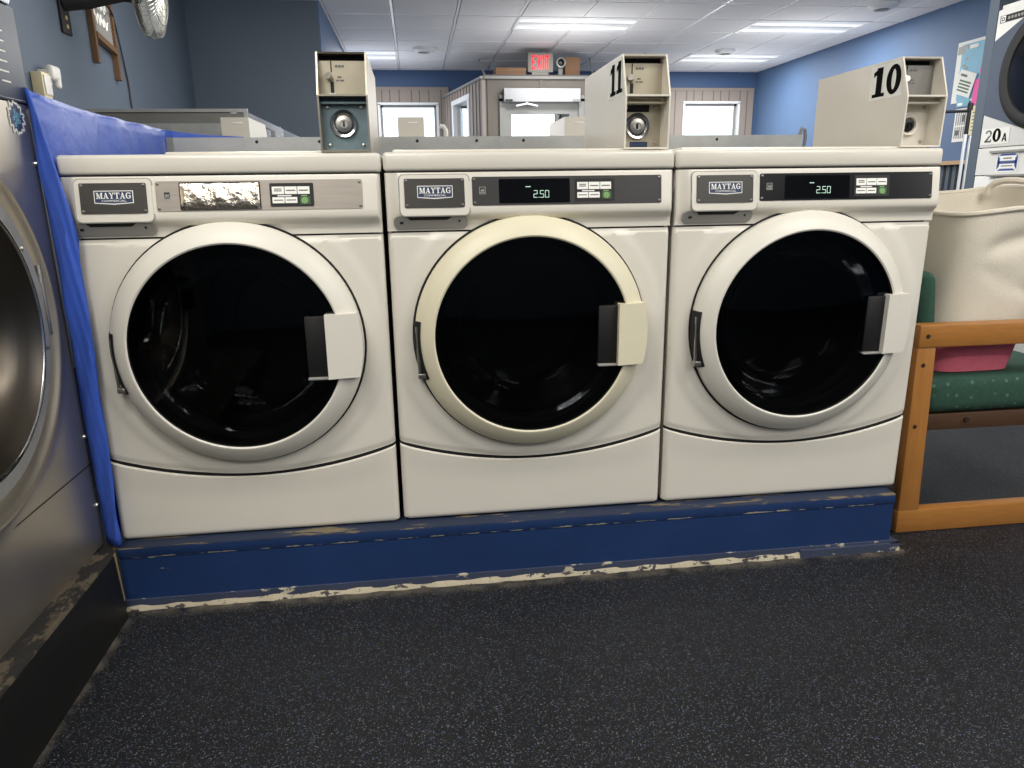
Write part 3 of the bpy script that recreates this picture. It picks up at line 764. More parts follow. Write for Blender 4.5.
    for i in range(2):
        x0 = .4475+.0278*i; slab_on(b, R(x0,.8065,x0+.0262,.8195),.003,.0046,1); b.polys([R(x0+.003,.8122,x0+.0235,.8142)],slanted(.005),4)
    b.polys([R(.459,.8213,.489,.8238)],slanted(.004),1); b.polys([R(.5105,.8213,.5235,.8238)],slanted(.004),2)
    slab_on(b, R(.5075,.804,.530,.8208),.0034,.0038,3)
    b.prism([(.518+.0075*cos(k*pi/8),.8122+.0075*sin(k*pi/8)) for k in range(16)], lambda u, v, w: (u,fy(v)-w,v), .003,.0052,2)
    lab(b.build('button_pad',['softblack','white','green','darkgreen','ink'],cpn,ang=25),'five white push buttons and a green start button')
    # door
    b = MB(); b.lathe([(.283,.004),(.285,-.004),(.285,-.0205),(.2815,-.0285),(.2625,-.043),(.2600,-.0445),(.2455,-.0545),(.241,-.0555),(.2375,-.053)],(DX,0,DZ),(0,1,0),96); b.lathe([(.2375,-.053),(.236,-.03),(.234,.002)],(DX,0,DZ),(0,1,0),96,1)
    d = b.build('door',[door,'gasket'],t)
    b = MB(); b.lathe([(0,-.054),(.08,-.0525),(.16,-.0485),(.2,-.046),(.2372,-.044)],(DX,0,DZ),(0,1,0),64); b.build('glass','glass',d)
    # handle block
    zs = lin(.405,.557,10); poly = [(.5445,.557)]+[(.544,.405)]+[(DX+sqrt(.284**2-(z-DZ)**2),z) for z in zs]
    b = MB(); b.prism(poly, lambda u, v, w: (u,-w-.016*(1-(u-.54)/.088),v), .0,.052)
    b.build('handle',door,d,ang=20)
    b = MB(); b.box((.4965,-.052,.409),(.546,-.03,.553),0,bevel=.004); b.box((.496,-.060,.403),(.56,-.034,.4085),1,bevel=.002)
    lab(b.build('handle_pocket',['gasket','grip'],d),'black finger pocket beside the handle')
    b = MB(); r0, r1 = pi/2, pi/2
    def ang(a): return radians(a)
    b.lathe([(.2872,.0),(.2872,-.021),(.2832,-.0297),(.2725,-.0378)],(DX,0,DZ),(0,1,0),16,0,a0=ang(-21),a1=ang(9),ref=(-1,0,0))
    for zz in (-.045,.04,.1): pass
    b.tube([(DX-.2795,-.029,DZ+.03),(DX-.2775,-.029,DZ-.085)],.0038,8,1); b.box((DX-.281,-.034,DZ-.098),(DX-.262,-.012,DZ-.085),1,bevel=.002)
    b.build('hinge',['gap','screw'],d)
    b = MB(); b.lathe([(.215,-.01),(.205,.03),(.185,.075),(.15,.098),(.08,.108),(0,.11)],(DX,0,DZ),(0,1,0),64); b.build('glass_bowl','bowl',d)
    # inside: gasket and drum
    b = MB(); b.lathe([(.262,.0),(.262,.012),(.248,.02),(.236,.03),(.242,.045),(.225,.06),(.232,.075),(.255,.085)],(DX,0,DZ),(0,1,0),64); b.build('gasket','gasket',t)
    b = MB(); b.lathe([(.222,.07),(.255,.085),(.258,.42),(.24,.45),(.20,.455),(.19,.44),(.12,.445),(.11,.43),(.05,.432),(0,.425)],(DX,0,DZ),(0,1,0),64)
    drm = b.build('drum','drum',t)
    for k in range(3):
        a = radians(100+120*k+loc[0]*40); ca, sa = cos(a), sin(a)
        def q(r, s, y): return (DX+r*ca-s*sa, y, DZ+r*sa+s*ca)
        MB().hexa([q(.257,-.035,.1),q(.257,.035,.1),q(.257,.035,.42),q(.257,-.035,.42),q(.19,-.010,.13),q(.19,.010,.13),q(.175,.010,.40),q(.175,-.010,.40)],bevel=.008).build('drum_fin','drum',drm)
    coin_box(t, sticker, box)
    if warp:      # this machine sits a touch wider and leans a hair to one side
        A_, B_ = warp
        for o in t.children_recursive:
            for v in o.data.vertices:
                q = min(1, max(0, v.co.x/W)); k = .15+.85*v.co.z/.914
                v.co.x += (A_*sin(pi*q)+B_*q)*k
    return t

def coin_box(t, sticker, kind):
    x0, x1 = (.557,.669)
    if sticker == '11': x0, x1 = .570,.681
    if sticker == '10': x0, x1 = .583,.695
    zb, zk, zt = .9175, 1.0385, 1.134; yb = .445
    hm = 'coin_steel' if kind == 'steel' else 'coin_beige'
    th = .004
    prof_ = [(.022,zb),(.019,zk),(.056,zt),(yb,zt),(yb,zb)]
    b = MB()
    for xa in (x0, x1-th): b.prism(prof_, lambda u, v, w: (w,u,v), xa, xa+th)
    b.hexa([(x0+th,.056,zt-th),(x1-th,.056,zt-th),(x1-th,yb,zt-th),(x0+th,yb,zt-th),(x0+th,.0545,zt),(x1-th,.0545,zt),(x1-th,yb,zt),(x0+th,yb,zt)])
    b.box((x0+th,yb-th,zb),(x1-th,yb,zt-th)); b.box((x0+th,.022,zb),(x1-th,yb,zb+th))
    b.box((x0+th,.0195,zk-.002),(x1-th,.14,zk+.002))
    cb = b.build('coin_box',hm,t,smooth=False)
    # recessed coin plate
    yp = .068 if kind == 'steel' else .078; e = .004
    b = MB(); b.box((x0+th,yp,zk+.002),(x1-th,yp+.003,zt-.017),0); b.box((x0+th,yp+.02,zt-.03),(x1-th,yp+.022,zt-th),1)  # dark strip above the plate stands in for the shadow there
    b.box((x0+.030,yp-.0008,zt-.041),(x0+.0325,yp,zt-.0175),1)          # coin slot
    b.box((x0+.027,yp-.0008,zk+.010),(x0+.035,yp,zk+.034),1)
    yy = yp-.0006; f2 = lambda u, v: (u,yy,v)
    b.polys([R(x0+.040,zt-.031,x0+.046,zt-.026),R(x0+.0475,zt-.031,x0+.0535,zt-.026),R(x0+.055,zt-.031,x0+.060,zt-.026),
             R(x0+.044,zk+.042,x0+.053,zk+.0455),R(x0+.041,zk+.035,x0+.047,zk+.0385),R(x0+.049,zk+.035,x0+.0585,zk+.0385)],f2,2)
    cp_ = b.build('coin_plate',['coin_plate' if kind != 'deep' else 'galvdark','gap','ink'],cb,smooth=False)
    b = MB(); b.tube([(x0+.029,yp-.002,zk+.040),(x0+.024,yp-.014,zk+.046)],[.006,.0085],10); b.build('coin_lever','screw',cb)
    MB().box((x0+.024,yp-.006,zk+.0025),(x0+.038,yp,zk+.0095)).build('lever_stop','screw',cb)
    # lock plate
    yl = .060 if kind == 'steel' else .078
    b = MB(); b.box((x0+th,yl,zb+th),(x1-th,yl+.003,zk-.002),0)
    b.box((x0+th,.04,zk-.016),(x1-th,.06,zk-.012),0)
    if kind == 'beige':
        b.box((x0+th,yl-.0006,zk-.032),(x1-.034,yl,zk-.016),1); b.box((x0+.03,yl-.0006,zb+.006),(x1-.036,yl,zb+.02),2); b.box((x0+th,yl-.0006,zb+.03),(x0+.02,yl,zk-.03),1)
    if kind == 'deep':
        b.box((x0+th,yl-.0006,zk-.03),(x0+.03,yl,zk-.018),1); b.box((x0+.01,yl-.0006,zb+.006),(x0+.028,yl,zb+.016),1)
    b.build('lock_plate',['teal' if kind == 'steel' else ('coin_plate' if kind == 'beige' else 'coin_beige'),'gap','navy'],cb,smooth=False)
    cx = x0+.052 if kind == 'steel' else (x0+.047 if kind == 'beige' else x0+.052); cz = zb+.063 if kind == 'steel' else zb+.056
    rr = .031 if kind != 'deep' else .026
    b = MB(); b.lathe([(rr,.0),(rr,-.006),(rr*.93,-.009),(rr*.78,-.008),(rr*.62,.0),(rr*.6,.001)],(cx,yl,cz),(0,1,0),32,0)
    b.lathe([(rr*.6,-.001),(rr*.58,-.006),(rr*.3,-.007),(rr*.28,-.004),(0,-.004)],(cx,yl,cz),(0,1,0),24,1)
    b.box((cx-.0015,yl-.0085,cz-.006),(cx+.0015,yl-.004,cz+.006),2)
    b.build('lock',['coin_beige' if kind == 'deep' else 'chrome','screw' if kind != 'deep' else 'black','gap'],cb)
    for px, pz in ((x0+.018,zb+.016),(x1-.018,zb+.016),(x1-.018,zk-.022),(x0+.018,zk-.022)):
        MB().lathe([(0,-.003),(.004,-.002),(.005,0)],(px,yl,pz),(0,1,0),10).build('screw','screw',cb)
    if sticker in ('10','11'):
        xx = x0-.0006
        b = MB(); y1, y0, z0, z1 = .180, .055, 1.0425, 1.1275
        b.add([(xx,y1,z0),(xx,y0-.012,z0+.001),(xx,y0,z1),(xx,y1,z1)],[(0,1,2,3)],0)
        w = .055; hgt = .072
        for k, c in enumerate(sticker):
            ya = (.168 if sticker == '10' else .158)-k*(.060 if sticker == '10' else .058)
            b.polys([[(ya-u*w/.62*1.0,z0+.0065+v*hgt) for u, v in p] for p in num_polys(c)], lambda u, v: (xx-.0006,u,v), 1)
        lab(b.build('number_sticker',['paper','blackink'],cb,smooth=False,recalc=False),'white sticker with black number '+sticker)

G0 = 'white washers in the front row'
w12 = make_washer('white front-load washer with crinkled foil over its display, beside the blue tarp',(0,-.004,ZB-.0015),'panel_silver','foil','doorwhite','12','steel',pr=.646,dx=.342)
w11 = make_washer('white front-load washer with yellowed door ring, under coin box marked 11',(.6965,0,ZB),'panel_grey','lcd','doorcream','11','beige')
w10 = make_washer('white front-load washer with gloss black control strip, under coin box marked 10',(1.392,0,ZB),'panel_black','lcd','doorwhite','10','deep',pr=.657,warp=(.008,.005))

# back row, standing back to back with the front row
BL = ['white washer of the row behind, its coin box showing before the flat steel panel','white washer of the row behind, its coin box showing in front of the left window','white washer of the row behind, its coin box showing left of the box marked 11']
def back_washer(i, x):
    t = thing('washing_machine',BL[i],'washing machine',(x,1.96,ZB),'white washers in the row behind',local=True)
    W_ = W
    b = MB(); b.box((-W_+.003,-.765,.003),(-.003,-.02,.868),0); b.box((-W_+.01,-.022,.02),(-.01,-.001,.866),0,bevel=.006)
    b.build('cabinet','enamel',t,smooth=False)
    MB().box((-W_-.002,-.775,.87),(.002,.004,.914),bevel=.009).build('lid','enamel2',t)
    b = MB(); b.lathe([(.285,.0),(.285,.02),(.243,.05),(.234,.05),(.233,.02)],(-DX,0,DZ),(0,1,0),48,0); b.lathe([(0,.04),(.234,.035)],(-DX,0,DZ),(0,1,0),48,1); b.build('door',['doorwhite','black'],t)
    b = MB(); xa = -W_+.0; xb = xa+.112
    pr = [(-.022,.9145),(-.019,1.0375),(-.056,1.134),(-.41,1.134),(-.41,.9145)]
    b.prism(pr, lambda u, v, w: (w,u,v), xa, xb)
    cb = b.build('coin_box','coin_beige',t,smooth=False)
    b = MB(); b.box((xa+.043,-.414,1.108),(xa+.088,-.4095,1.115),0,bevel=.002); b.build('handle_tab','white',cb)
    return t
for i, x in enumerate((-.02,.705,1.43)): back_washer(i, x+W)

# galvanised trough between the rows
t = thing('utility_trough','galvanised steel trough running along behind the white washers','trough',(1.0,.82,ZB))
b = MB(); b.box((.0,.818,.9),(2.15,.822,1.166)); b.box((.0,.822,1.161),(2.15,.842,1.166)); b.box((.0,1.14,.9),(2.15,1.144,1.15)); b.box((.0,.818,.9),(2.15,1.144,.905))
b.box((.1,.9,.158),(2.0,1.06,.9))
b.build('channel','galv',t,smooth=False)
for x in (.26,.46,.78,.98,1.14,1.40,1.62,1.83):
    MB().lathe([(0,-.0025),(.004,-.002),(.0055,0)],(x,.818,1.152),(0,1,0),8).build('screw','softblack',t)
tag(MB().tube([(.887,1.06,.906),(.887,1.06,1.205),(.880,1.06,1.216),(.866,1.06,1.218)],.009,8).build('vent_pipe','pvc'),'thin white pipe with bent top rising behind the trough, beside the left window','pipe')
o = MB().tube([(2.075,.90,.16),(2.095,.90,.70),(2.18,.90,.905),(2.205,.9,1.165),(2.20,.9,1.19),(2.19,.9,1.195),(2.183,.9,1.18),(2.183,.9,1.13)],.006,8)
tag(o.build('drain_hose','galvdark'),'thin grey hose loop at the right end of the trough','hose')

# ================================================================== steel washer-extractors (left)
def make_extractor(label, loc, group, plinth=False, sheet_mat='stainless'):
    """local: front plane x=0 facing +x, far side y=0, body towards -y; z=0 at its base"""
    t = thing('washer_extractor',label,'washing machine',loc,group,local=True)
    Y0, Z1 = -.96, 1.208
    zc = 1.010          # control fascia bottom
    cy, cz = -.41, .585
    # front sheet, embossed ring round a door opening
    b = MB()
    ys = lin(Y0,0,40); zs = lin(.0,zc-.003,44)
    def fs(y, z):
        x = -edge_y(min(-y, y-Y0),.012)
        return (x,y,z)
    b.grid(fs, sorted(set(ys+[Y0+.002,Y0+.005,Y0+.009,-.009,-.005,-.002])), zs, 0, skip=lambda y, z: (y-cy)**2+(z-cz)**2 < .372**2)
    b.lathe([(.398,.0004),(.372,.0008),(.366,.003),(.3615,.0052),(.358,.0052),(.354,.003),(.349,-.001),(.338,-.007),(.325,-.010),(.27,-.011)],(0,cy,cz),(1,0,0),96,0)
    b.box((-.004,Y0,.2035),(.0006,-.001,.2065),1)
    b.build('front_sheet',[sheet_mat,'gap'],t,recalc=False)
    # carcass: side facing the washers has a recessed upper panel
    b = MB(); b.box((-1.03,Y0+.004,.0),(-.080,-.02,1.205),0); b.box((-.080,Y0+.004,.0),(-.0135,Y0+.02,1.19),0); b.box((-.080,-.034,.0),(-.0135,-.021,1.19),0); b.box((-1.03,-.02,.0),(-.013,-.006,1.145),1); b.box((-1.03,-.03,1.192),(-.013,-.002,1.208),0)
    for x in (-.35,-.7): b.box((x,-.0065,.02),(x+.004,-.0055,1.14),2)
    b.box((-.02,-.02,0),(-.0125,-.0015,1.2),2)
    b.build('carcass',['galvdark','galv','gap'],t,smooth=False)
    # control fascia
    b = MB(); b.box((-.012,Y0,zc),(.002,-.001,1.195),0,bevel=.003); b.box((-.012,Y0,zc-.0035),(-.002,-.001,zc),1)
    cpn = b.build('control_panel',['ctrl','gap'],t)
    b = MB(); random.seed(5); f3 = lambda u, v: (.0026,u,v)
    for k in range(7):
        z = zc+.034+.019*k; w = .02+.02*random.random()
        b.polys([R(-.065-w,z,-.065,z+.003)],f3)
        if k % 2: b.polys([R(-.18-w,z,-.15,z+.003)],f3)
    b.polys([R(-.30,zc+.004,-.02,zc+.0045)],f3)
    lab(b.build('printed_lettering','white',cpn,smooth=False,recalc=False),'small white printed lines')
    b = MB(); b.box((.0022,-.62,zc+.03),(.006,-.32,zc+.15),0,bevel=.002); b.box((.006,-.6,zc+.08),(.0065,-.45,zc+.14),1); b.build('keypad',['softblack','display'],cpn)
    # top soap hatch edge
    if not plinth:
        b = MB(); b.box((-.3,Y0,1.195),(.006,-.012,1.235),0,bevel=.010); b.build('soap_hatch','stainless_b',t)
    # door
    b = MB(); b.lathe([(.312,-.012),(.312,.004),(.309,.007),(.277,.008)],(0,cy,cz),(1,0,0),80,1); b.lathe([(.277,.008),(.274,.012),(.262,.014),(.255,.008),(.240,-.004),(.225,-.012),(.205,-.030),(.192,-.050)],(0,cy,cz),(1,0,0),80)
    d = b.build('door',['stainless_d','galv'],t)
    b = MB(); b.lathe([(.2765,.007),(.275,.013),(.2705,.0165),(.266,.0150),(.264,.012)],(0,cy,cz),(1,0,0),80); b.build('bright_lip','chrome',d)
    b = MB(); b.lathe([(.194,-.048),(.190,-.042),(.184,-.042),(.180,-.05)],(0,cy,cz),(1,0,0),64); b.build('bright_lip','chrome',d)
    b = MB(); b.lathe([(.184,-.05),(.12,-.058),(0,-.062)],(0,cy,cz),(1,0,0),48); b.build('glass','darkdoor',d)
    b = MB()
    for aa in (28,52,-14): MB().lathe([(0,.007),(.005,.005),(.006,0)],(.007,cy+.293*cos(radians(aa)),cz+.293*sin(radians(aa))),(1,0,0),8).build('screw','screw',d)
    b.box((.0,cy+.306,cz-.05),(.010,cy+.318,cz+.10),0,bevel=.003); b.build('hinge','screw',d)
    b = MB(); b.box((.006,cy-.36,cz-.06),(.04,cy-.29,cz+.06),0,bevel=.008); b.build('handle','black',d)
    b = MB(); b.lathe([(.19,-.068),(.1,-.074),(.0,-.076)],(0,cy,cz),(1,0,0),48); b.build('drum','drum',t)
    for z in (.1,.275,.89): MB().lathe([(0,.006),(.005,.0045),(.0065,0)],(-.0005,-.017,z),(1,0,0),10).build('screw','screw',t)
    if plinth: MB().box((-1.03,Y0,-loc[2]),(-.01,0,0)).build('plinth','black_base',t,smooth=False)
    return t
ex = make_extractor('large stainless steel washer at the left edge with a round steel door',(-.034,-.004,.166),'large steel washers')
b = MB(); cy_, cz_ = -.066, .978; f3 = lambda u, v: (.0009,u,v); f4 = lambda u, v: (.0012,u,v)
pts = []
for k in range(26):
    a = 2*pi*k/26; r = (.034 if k % 2 else .025)+.003*sin(k*2.3); pts.append((cy_+r*.95*cos(a),cz_+r*sin(a)))
b.add([f3(cy_,cz_)]+[f3(*p) for p in pts],[(0,i+1,(i+1) % 26+1) for i in range(26)],1)
for i in range(26):
    p, q = Vector(pts[i]), Vector(pts[(i+1) % 26]); n = (q-p).normalized(); n = Vector((-n.y,n.x))*.002
    b.add([f4(*(p-n)),f4(*(q-n)),f4(*(q+n)),f4(*(p+n))],[(0,1,2,3)],0)
for k in range(9):
    a = k*2.4; r = .004+.0016*k; b.polys([ring_polys(cy_+r*cos(a),cz_+r*sin(a),.002,.002,.0045,.0045,8)[j] for j in range(8)],f4,2)
lab(b.build('splash_sticker',['white','navy','aqua'],ex,smooth=False,recalc=False),'spiky white and blue splash-shaped sticker')
def far_ex(i, y, l):
    e = make_extractor(l,(.0,y,.166),'large steel washers',True,'stainless_b')
    return e
fe = far_ex(0, 2.96, 'large steel washer farther back at left, its flat side facing us behind the trough')
# its near side carries the recessed panel (seen over the trough), its front a run of stickers
b = MB(); b.box((-1.03,-.975,.0),(-.002,-.96,1.145),0); b.box((-1.03,-.968,1.195),(-.0,-.95,1.21),1); b.box((-.016,-.972,0),(.0,-.958,1.2),1)
b.build('side_panel',['galv','galv'],fe,smooth=False)
b = MB(); f3 = lambda u, v: (.0045,u,v)
for yy, zz, w, hgt in ((-.9,1.11,.03,.05),(-.55,1.08,.08,.06),(-.36,1.05,.05,.09),(-.2,1.09,.05,.05)): b.polys([R(yy,zz,yy+w,zz+hgt)],f3)
b.build('label_set','softblack',fe,smooth=False,recalc=False)
fe2 = make_extractor('large steel washer at the far left end, only its bright top front edge showing',(.0,3.93,.166),'large steel washers',True,'stainless_b')

# ================================================================== blue tarpaulin
def tarp():
    path = [(.030,-.034),(.020,-.036),(.008,-.034),(-.004,-.031),(-.016,-.028),(-.027,-.022),(-.0318,-.012),(-.0318,.002),(-.024,.03),(-.022,.08)]
    ys = lin(.12,.80,26); path += [(-.0225+.0016*sin(y*13)+.001*sin(y*31+1),y) for y in ys]
    path += [(-.018,.815),(-.008,.83),(.012,.85),(.05,.858),(.09,.862),(.13,.868),(.17,.872),(.21,.88)]
    n = len(path)
    def top(i):
        x, y = path[i]
        if i <= 5: return [.90,.985,1.07,1.13,1.175,1.207][i]+ZB*0
        if i >= n-7: return [1.189,1.186,1.182,1.178,1.176,1.174,1.172][i-(n-7)]
        return 1.212-.015*sstep(-.03,.05,y)-.007*sstep(.05,.25,y)
    def bot(i):
        x, y = path[i]
        if i >= n-8: return 1.1675
        if i <= 6: return .163
        return .163 if y < .3 else .8
    rows = 44
    def f(i, j):
        x, y = path[i]; k = j/rows; z = bot(i)+(top(i)-bot(i))*k
        if i <= 5:        # visible front strip narrows downwards
            q = (1-k); x = x*(1-.42*q) - .0035*q
            x += .0030*sin(z*21+i*.4)*(.3+k*.7); y += .0035*sin(z*17+i)+.003*sin(z*43+i*2)
        else:
            x += .0022*sin(y*34+z*5)*k + .0016*sin(z*10+y*22)+.0022*abs(sin(y*21+1.5*z))*k
            if k > .97: x -= .004
        x = min(x, -.0032) if (i > 7 and i < n-8) else x
        return (x,y,z)
    b = MB(); b.grid(f, list(range(n)), list(range(rows+1)))
    # slack cloth lying in the trough
    def lump(u, v):
        x = .03+.33*u; y = .848+.06*v
        return (x,y,1.150+.022*sin(pi*v)*(.6+.4*sin(u*9))*(1-u**3)+.004*sin(u*31+v*5))
    b.grid(lump, lin(0,1,24), lin(0,1,8))
    return b
o = tarp().build('tarpaulin','tarp',recalc=False,ang=80)
sd = o.modifiers.new('thick','SOLIDIFY'); sd.thickness = .0012; sd.offset = 0
tag(o,'bright blue tarpaulin hanging between the steel washer and the first white washer','tarpaulin')

# ================================================================== left wall things
# washboard (tilted on the wall)
t = thing('washboard','old wooden washboard with a grey lettered panel hanging on the slate wall','washboard',(XL,3.4,1.75))
tilt = radians(-9)
def wbp(u, w, v):   # u along +y, v up, w out of the wall
    return (XL+.002+w, 3.20+u*cos(tilt)-v*sin(tilt)*0-.0*v, 1.775+v+u*sin(tilt)*1.15)
def wbox(mb, u0, u1, v0, v1, w0, w1, m=0):
    mb.hexa([wbp(u0,w0,v0),wbp(u1,w0,v0),wbp(u1,w1,v0),wbp(u0,w1,v0),wbp(u0,w0,v1),wbp(u1,w0,v1),wbp(u1,w1,v1),wbp(u0,w1,v1)],m)
for u0 in (.028,.345):
    b = MB(); wbox(b,u0,u0+.03,0,.62,0,.034); b.build('leg','wash_wood',t,smooth=False)
for v0 in (.145,.58):
    b = MB(); wbox(b,.055,.345,v0,v0+.035,.005,.04); b.build('rail','wash_wood',t,smooth=False)
b = MB(); wbox(b,.055,.345,.18,.58,.012,.022,0)
for k in range(18): wbox(b,.335,.345,.19+.0215*k,.20+.0215*k,.022,.028,1)
pn = b.build('board',['washgrey','wash_wood'],t,smooth=False)
b = MB()
for k, m in ((0,0),(1,0),(2,1)):
    pts = [wbp(.08+.2*i/24,.0245,.28+.09*k+.028*sin(i*1.15+k)+.01*sin(i*2.7)) for i in range(25)]; b.tube(pts,.006,5,m)
lab(b.build('script',['white','gold'],pn),'white and gold looping script')
# wall fan
fo = Vector((-.685,3.02,2.105))
t = thing('wall_fan','wall fan with pale wire cage on a black bracket, cut by the top edge','fan',(XL,2.95,2.05))
b = MB(); b.box((XL+.001,2.86,1.86),(XL+.014,2.97,2.3),0,bevel=.003)
for z in (1.90,1.945): b.lathe([(0,.018),(.011,.018),(.011,.013)],(XL,2.915,z),(1,0,0),8,1)
b.build('bracket',['softblack','gold'],t)
b = MB(); b.tube([(XL+.012,2.92,2.02),(XL+.12,2.94,2.035),(fo.x-.12,3.0,2.095)],.042,14); b.tube([(fo.x-.16,3.0,2.105),(fo.x-.05,3.02,2.105)],[.055,.06],14); b.tube([(XL+.012,2.90,2.03),(XL+.06,2.92,2.07)],.012,6); b.build('arm','softblack',t)
axf = Vector((1,.07,-.04)).normalized(); RF = .238
b = MB(); uu = Vector((0,0,1)); uu = (uu-axf*uu.dot(axf)).normalized(); ww = axf.cross(uu)
def cage(r, h, a): return fo+axf*h+(uu*cos(a)+ww*sin(a))*r
for r, h in ((RF,.0),(RF*.97,.035),(RF*.97,-.035),(RF*.7,.06),(RF*.7,-.055),(RF*.35,.07),(RF*.35,-.065),(RF*.5,.066)):
    b.tube([cage(r,h,2*pi*k/40) for k in range(40)],.0035 if r > RF*.9 else .0022,5,closed=True)
for k in range(60):
    a = 2*pi*k/60
    b.tube([cage(.03,.072,a),cage(RF*.5,.066,a),cage(RF*.8,.053,a),cage(RF*.97,.035,a),cage(RF,.0,a),cage(RF*.97,-.035,a),cage(RF*.7,-.055,a),cage(.06,-.066,a)],.0017,4)
b.build('cage','wire',t)
hub = MB().lathe([(0,.05),(.04,.045),(.05,.0),(.045,-.06),(0,-.06)],fo,axf,20).build('hub','greypaint',t)
for k in range(3):
    a0 = 2*pi*k/3
    def bl(r, s): return fo+axf*(.012+.035*(s-.5))+(uu*cos(a0+s*1.4)+ww*sin(a0+s*1.4))*r
    MB().grid(lambda r, s: bl(r,s), [.04,.09,.14,.18,.205], lin(0,1,8)).build('blade','fanblade',t,recalc=False)
pts = [(-1.0,3.05,2.10),(-1.07,3.5,2.12),(-1.10,3.62,2.06),(-1.105,3.67,1.95),(-1.11,3.72,1.82),(-1.112,3.755,1.70),(-1.113,3.75,1.6),(-1.113,3.77,1.5),(-1.113,3.77,1.30)]
def smooth_path(P, it=3):
    P = [Vector(p) for p in P]
    for _ in range(it):
        Q = [P[0]]
        for a, b_ in zip(P, P[1:]): Q += [a*.75+b_*.25, a*.25+b_*.75]
        P = Q+[P[-1]]
    return P
MB().tube(smooth_path(pts,2),.0055,6).build('power_cord','cable',t)
# outlet with plug-in
t = thing('wall_outlet','cream socket box with a white plug-in on the slate wall above the tarp','outlet',(XL,2.5,1.55))
MB().box((XL+.001,2.42,1.47),(XL+.055,2.505,1.598),bevel=.005).build('box','cream_plastic',t)
MB().box((XL+.055,2.43,1.49),(XL+.062,2.5,1.585),bevel=.003).build('cover','pvc',t)
t = thing('socket_night_light','white plug-in device stuck on the cream wall socket','plug',(XL,2.6,1.56))
b = MB(); b.box((XL+.03,2.51,1.57),(XL+.072,2.61,1.645),bevel=.018,seg=3); b.box((XL+.04,2.565,1.535),(XL+.07,2.606,1.62),bevel=.014,seg=3); b.box((XL+.001,2.506,1.55),(XL+.04,2.56,1.62)); b.build('body','pvc',t)

# ================================================================== waiting chair
t = thing('waiting_bench','oak framed bench with green patterned seat beside the last washer','bench',(2.45,.62,0))
for y0, nm in ((.045,0),(1.20,1)):
    b = MB(); y1 = y0+.035
    b.hexa([(2.132,y0,.06),(2.197,y0,.06),(2.197,y1,.06),(2.132,y1,.06),(2.124,y0,.552),(2.180,y0,.552),(2.180,y1,.552),(2.124,y1,.552)],0,bevel=.004)
    b.hexa([(2.68,y0,.06),(2.745,y0,.06),(2.745,y1,.06),(2.68,y1,.06),(2.69,y0,.552),(2.75,y0,.552),(2.75,y1,.552),(2.69,y1,.552)],0,bevel=.004)
    b.box((2.122,y0-.004,.550),(2.78,y1+.004,.615),1,bevel=.006); b.box((2.130,y0-.002,.0),(2.76,y1+.002,.066),1,bevel=.006)
    for x, z in ((2.147,.583),(2.147,.50),(2.147,.32)): b.lathe([(0,-.0006),(.0065,-.0005),(.0066,.002)],(x,y0-.0045 if z > .55 else y0,z),(0,1,0),10,2)
    b.build('side_frame',['oak_v','oak_h','plug'],t)
b = MB(); b.box((2.2,.10,.285),(2.7,.135,.335),0,bevel=.003); b.box((2.2,1.15,.285),(2.7,1.185,.335),0,bevel=.003); b.box((2.66,.135,.285),(2.7,1.15,.335)); b.box((2.2,.135,.285),(2.24,1.15,.335))
b.tube([(2.35,.098,.315),(2.35,.092,.315)],.007,8,1)
b.build('seat_rail',['brownwood','plug'],t)
MB().box((2.2,.087,.335),(2.74,1.195,.452),bevel=.035,seg=4).build('seat','green_fabric',t)
b = MB(); b.hexa([(2.182,.095,.454),(2.236,.095,.454),(2.236,1.19,.454),(2.182,1.19,.454),(2.152,.105,.752),(2.205,.105,.752),(2.205,1.18,.752),(2.152,1.18,.752)],bevel=.026,seg=4); b.build('backrest','green_fabric',t)
# laundry bag
t = thing('laundry_bag','tall cream canvas laundry bag with pink bottom standing on the green bench seat','laundry bag',(2.42,.3,.45))
def bag(mb, z0, z1, nz, m, inner=0.):
    n = 72
    def sec(a, z):
        k = (z-.452)/.47
        cx = 2.378+.054*k; cyy = .256; hx = .134+.062*k**.95; hy = .135+.04*k
        e = .55; c_, s_ = cos(a), sin(a)
        x = cx+(hx-inner)*abs(c_)**e*(1 if c_ > 0 else -1); y = cyy+(hy-inner)*abs(s_)**e*(1 if s_ > 0 else -1)
        wv = .004*sin(3*a+z*9)*k+.0025*sin(5*a-z*17+1)-.016*exp(-((z-.845-.25*(x-2.42))/.028)**2)*sstep(2.30,2.40,x)*sstep(2.62,2.5,x)-.008*exp(-((z-.72+.5*(x-2.42))/.02)**2)*sstep(2.3,2.4,x)
        x += wv*c_; y += wv*s_
        zz = z+(.016*sin(a)+.026*cos(a)-.003)*max(0,k)**3
        return (x,y,zz)
    vs = [sec(2*pi*i/n,z0+(z1-z0)*j/nz) for j in range(nz+1) for i in range(n)]
    fs = [(j*n+i,j*n+(i+1) % n,(j+1)*n+(i+1) % n,(j+1)*n+i) for j in range(nz) for i in range(n)]
    mb.add(vs,fs,m); return sec
b = MB(); sec = bag(b,.548,.945,46,0); bag(b,.70,.945,10,0,inner=.006)
b.build('body','canvas',t,recalc=False,ang=80)
b = MB(); bag(b,.455,.548,10,0)
n = 72; s0 = [sec(2*pi*i/n,.455) for i in range(n)]; b.add(s0,[tuple(range(n))[::-1]])
lab(b.build('base','pink',t,recalc=False,ang=80),'pink canvas bottom')
b = MB(); b.tube([sec(2*pi*i/n,.945) for i in range(n)],.0075,8,closed=True); b.build('rim','canvas',t)
b = MB(); b.tube(smooth_path([(2.545,.385,.955),(2.55,.38,.985),(2.575,.34,1.0),(2.625,.27,.985),(2.635,.22,.945)],3),.010,8); b.build('handle','canvas',t)

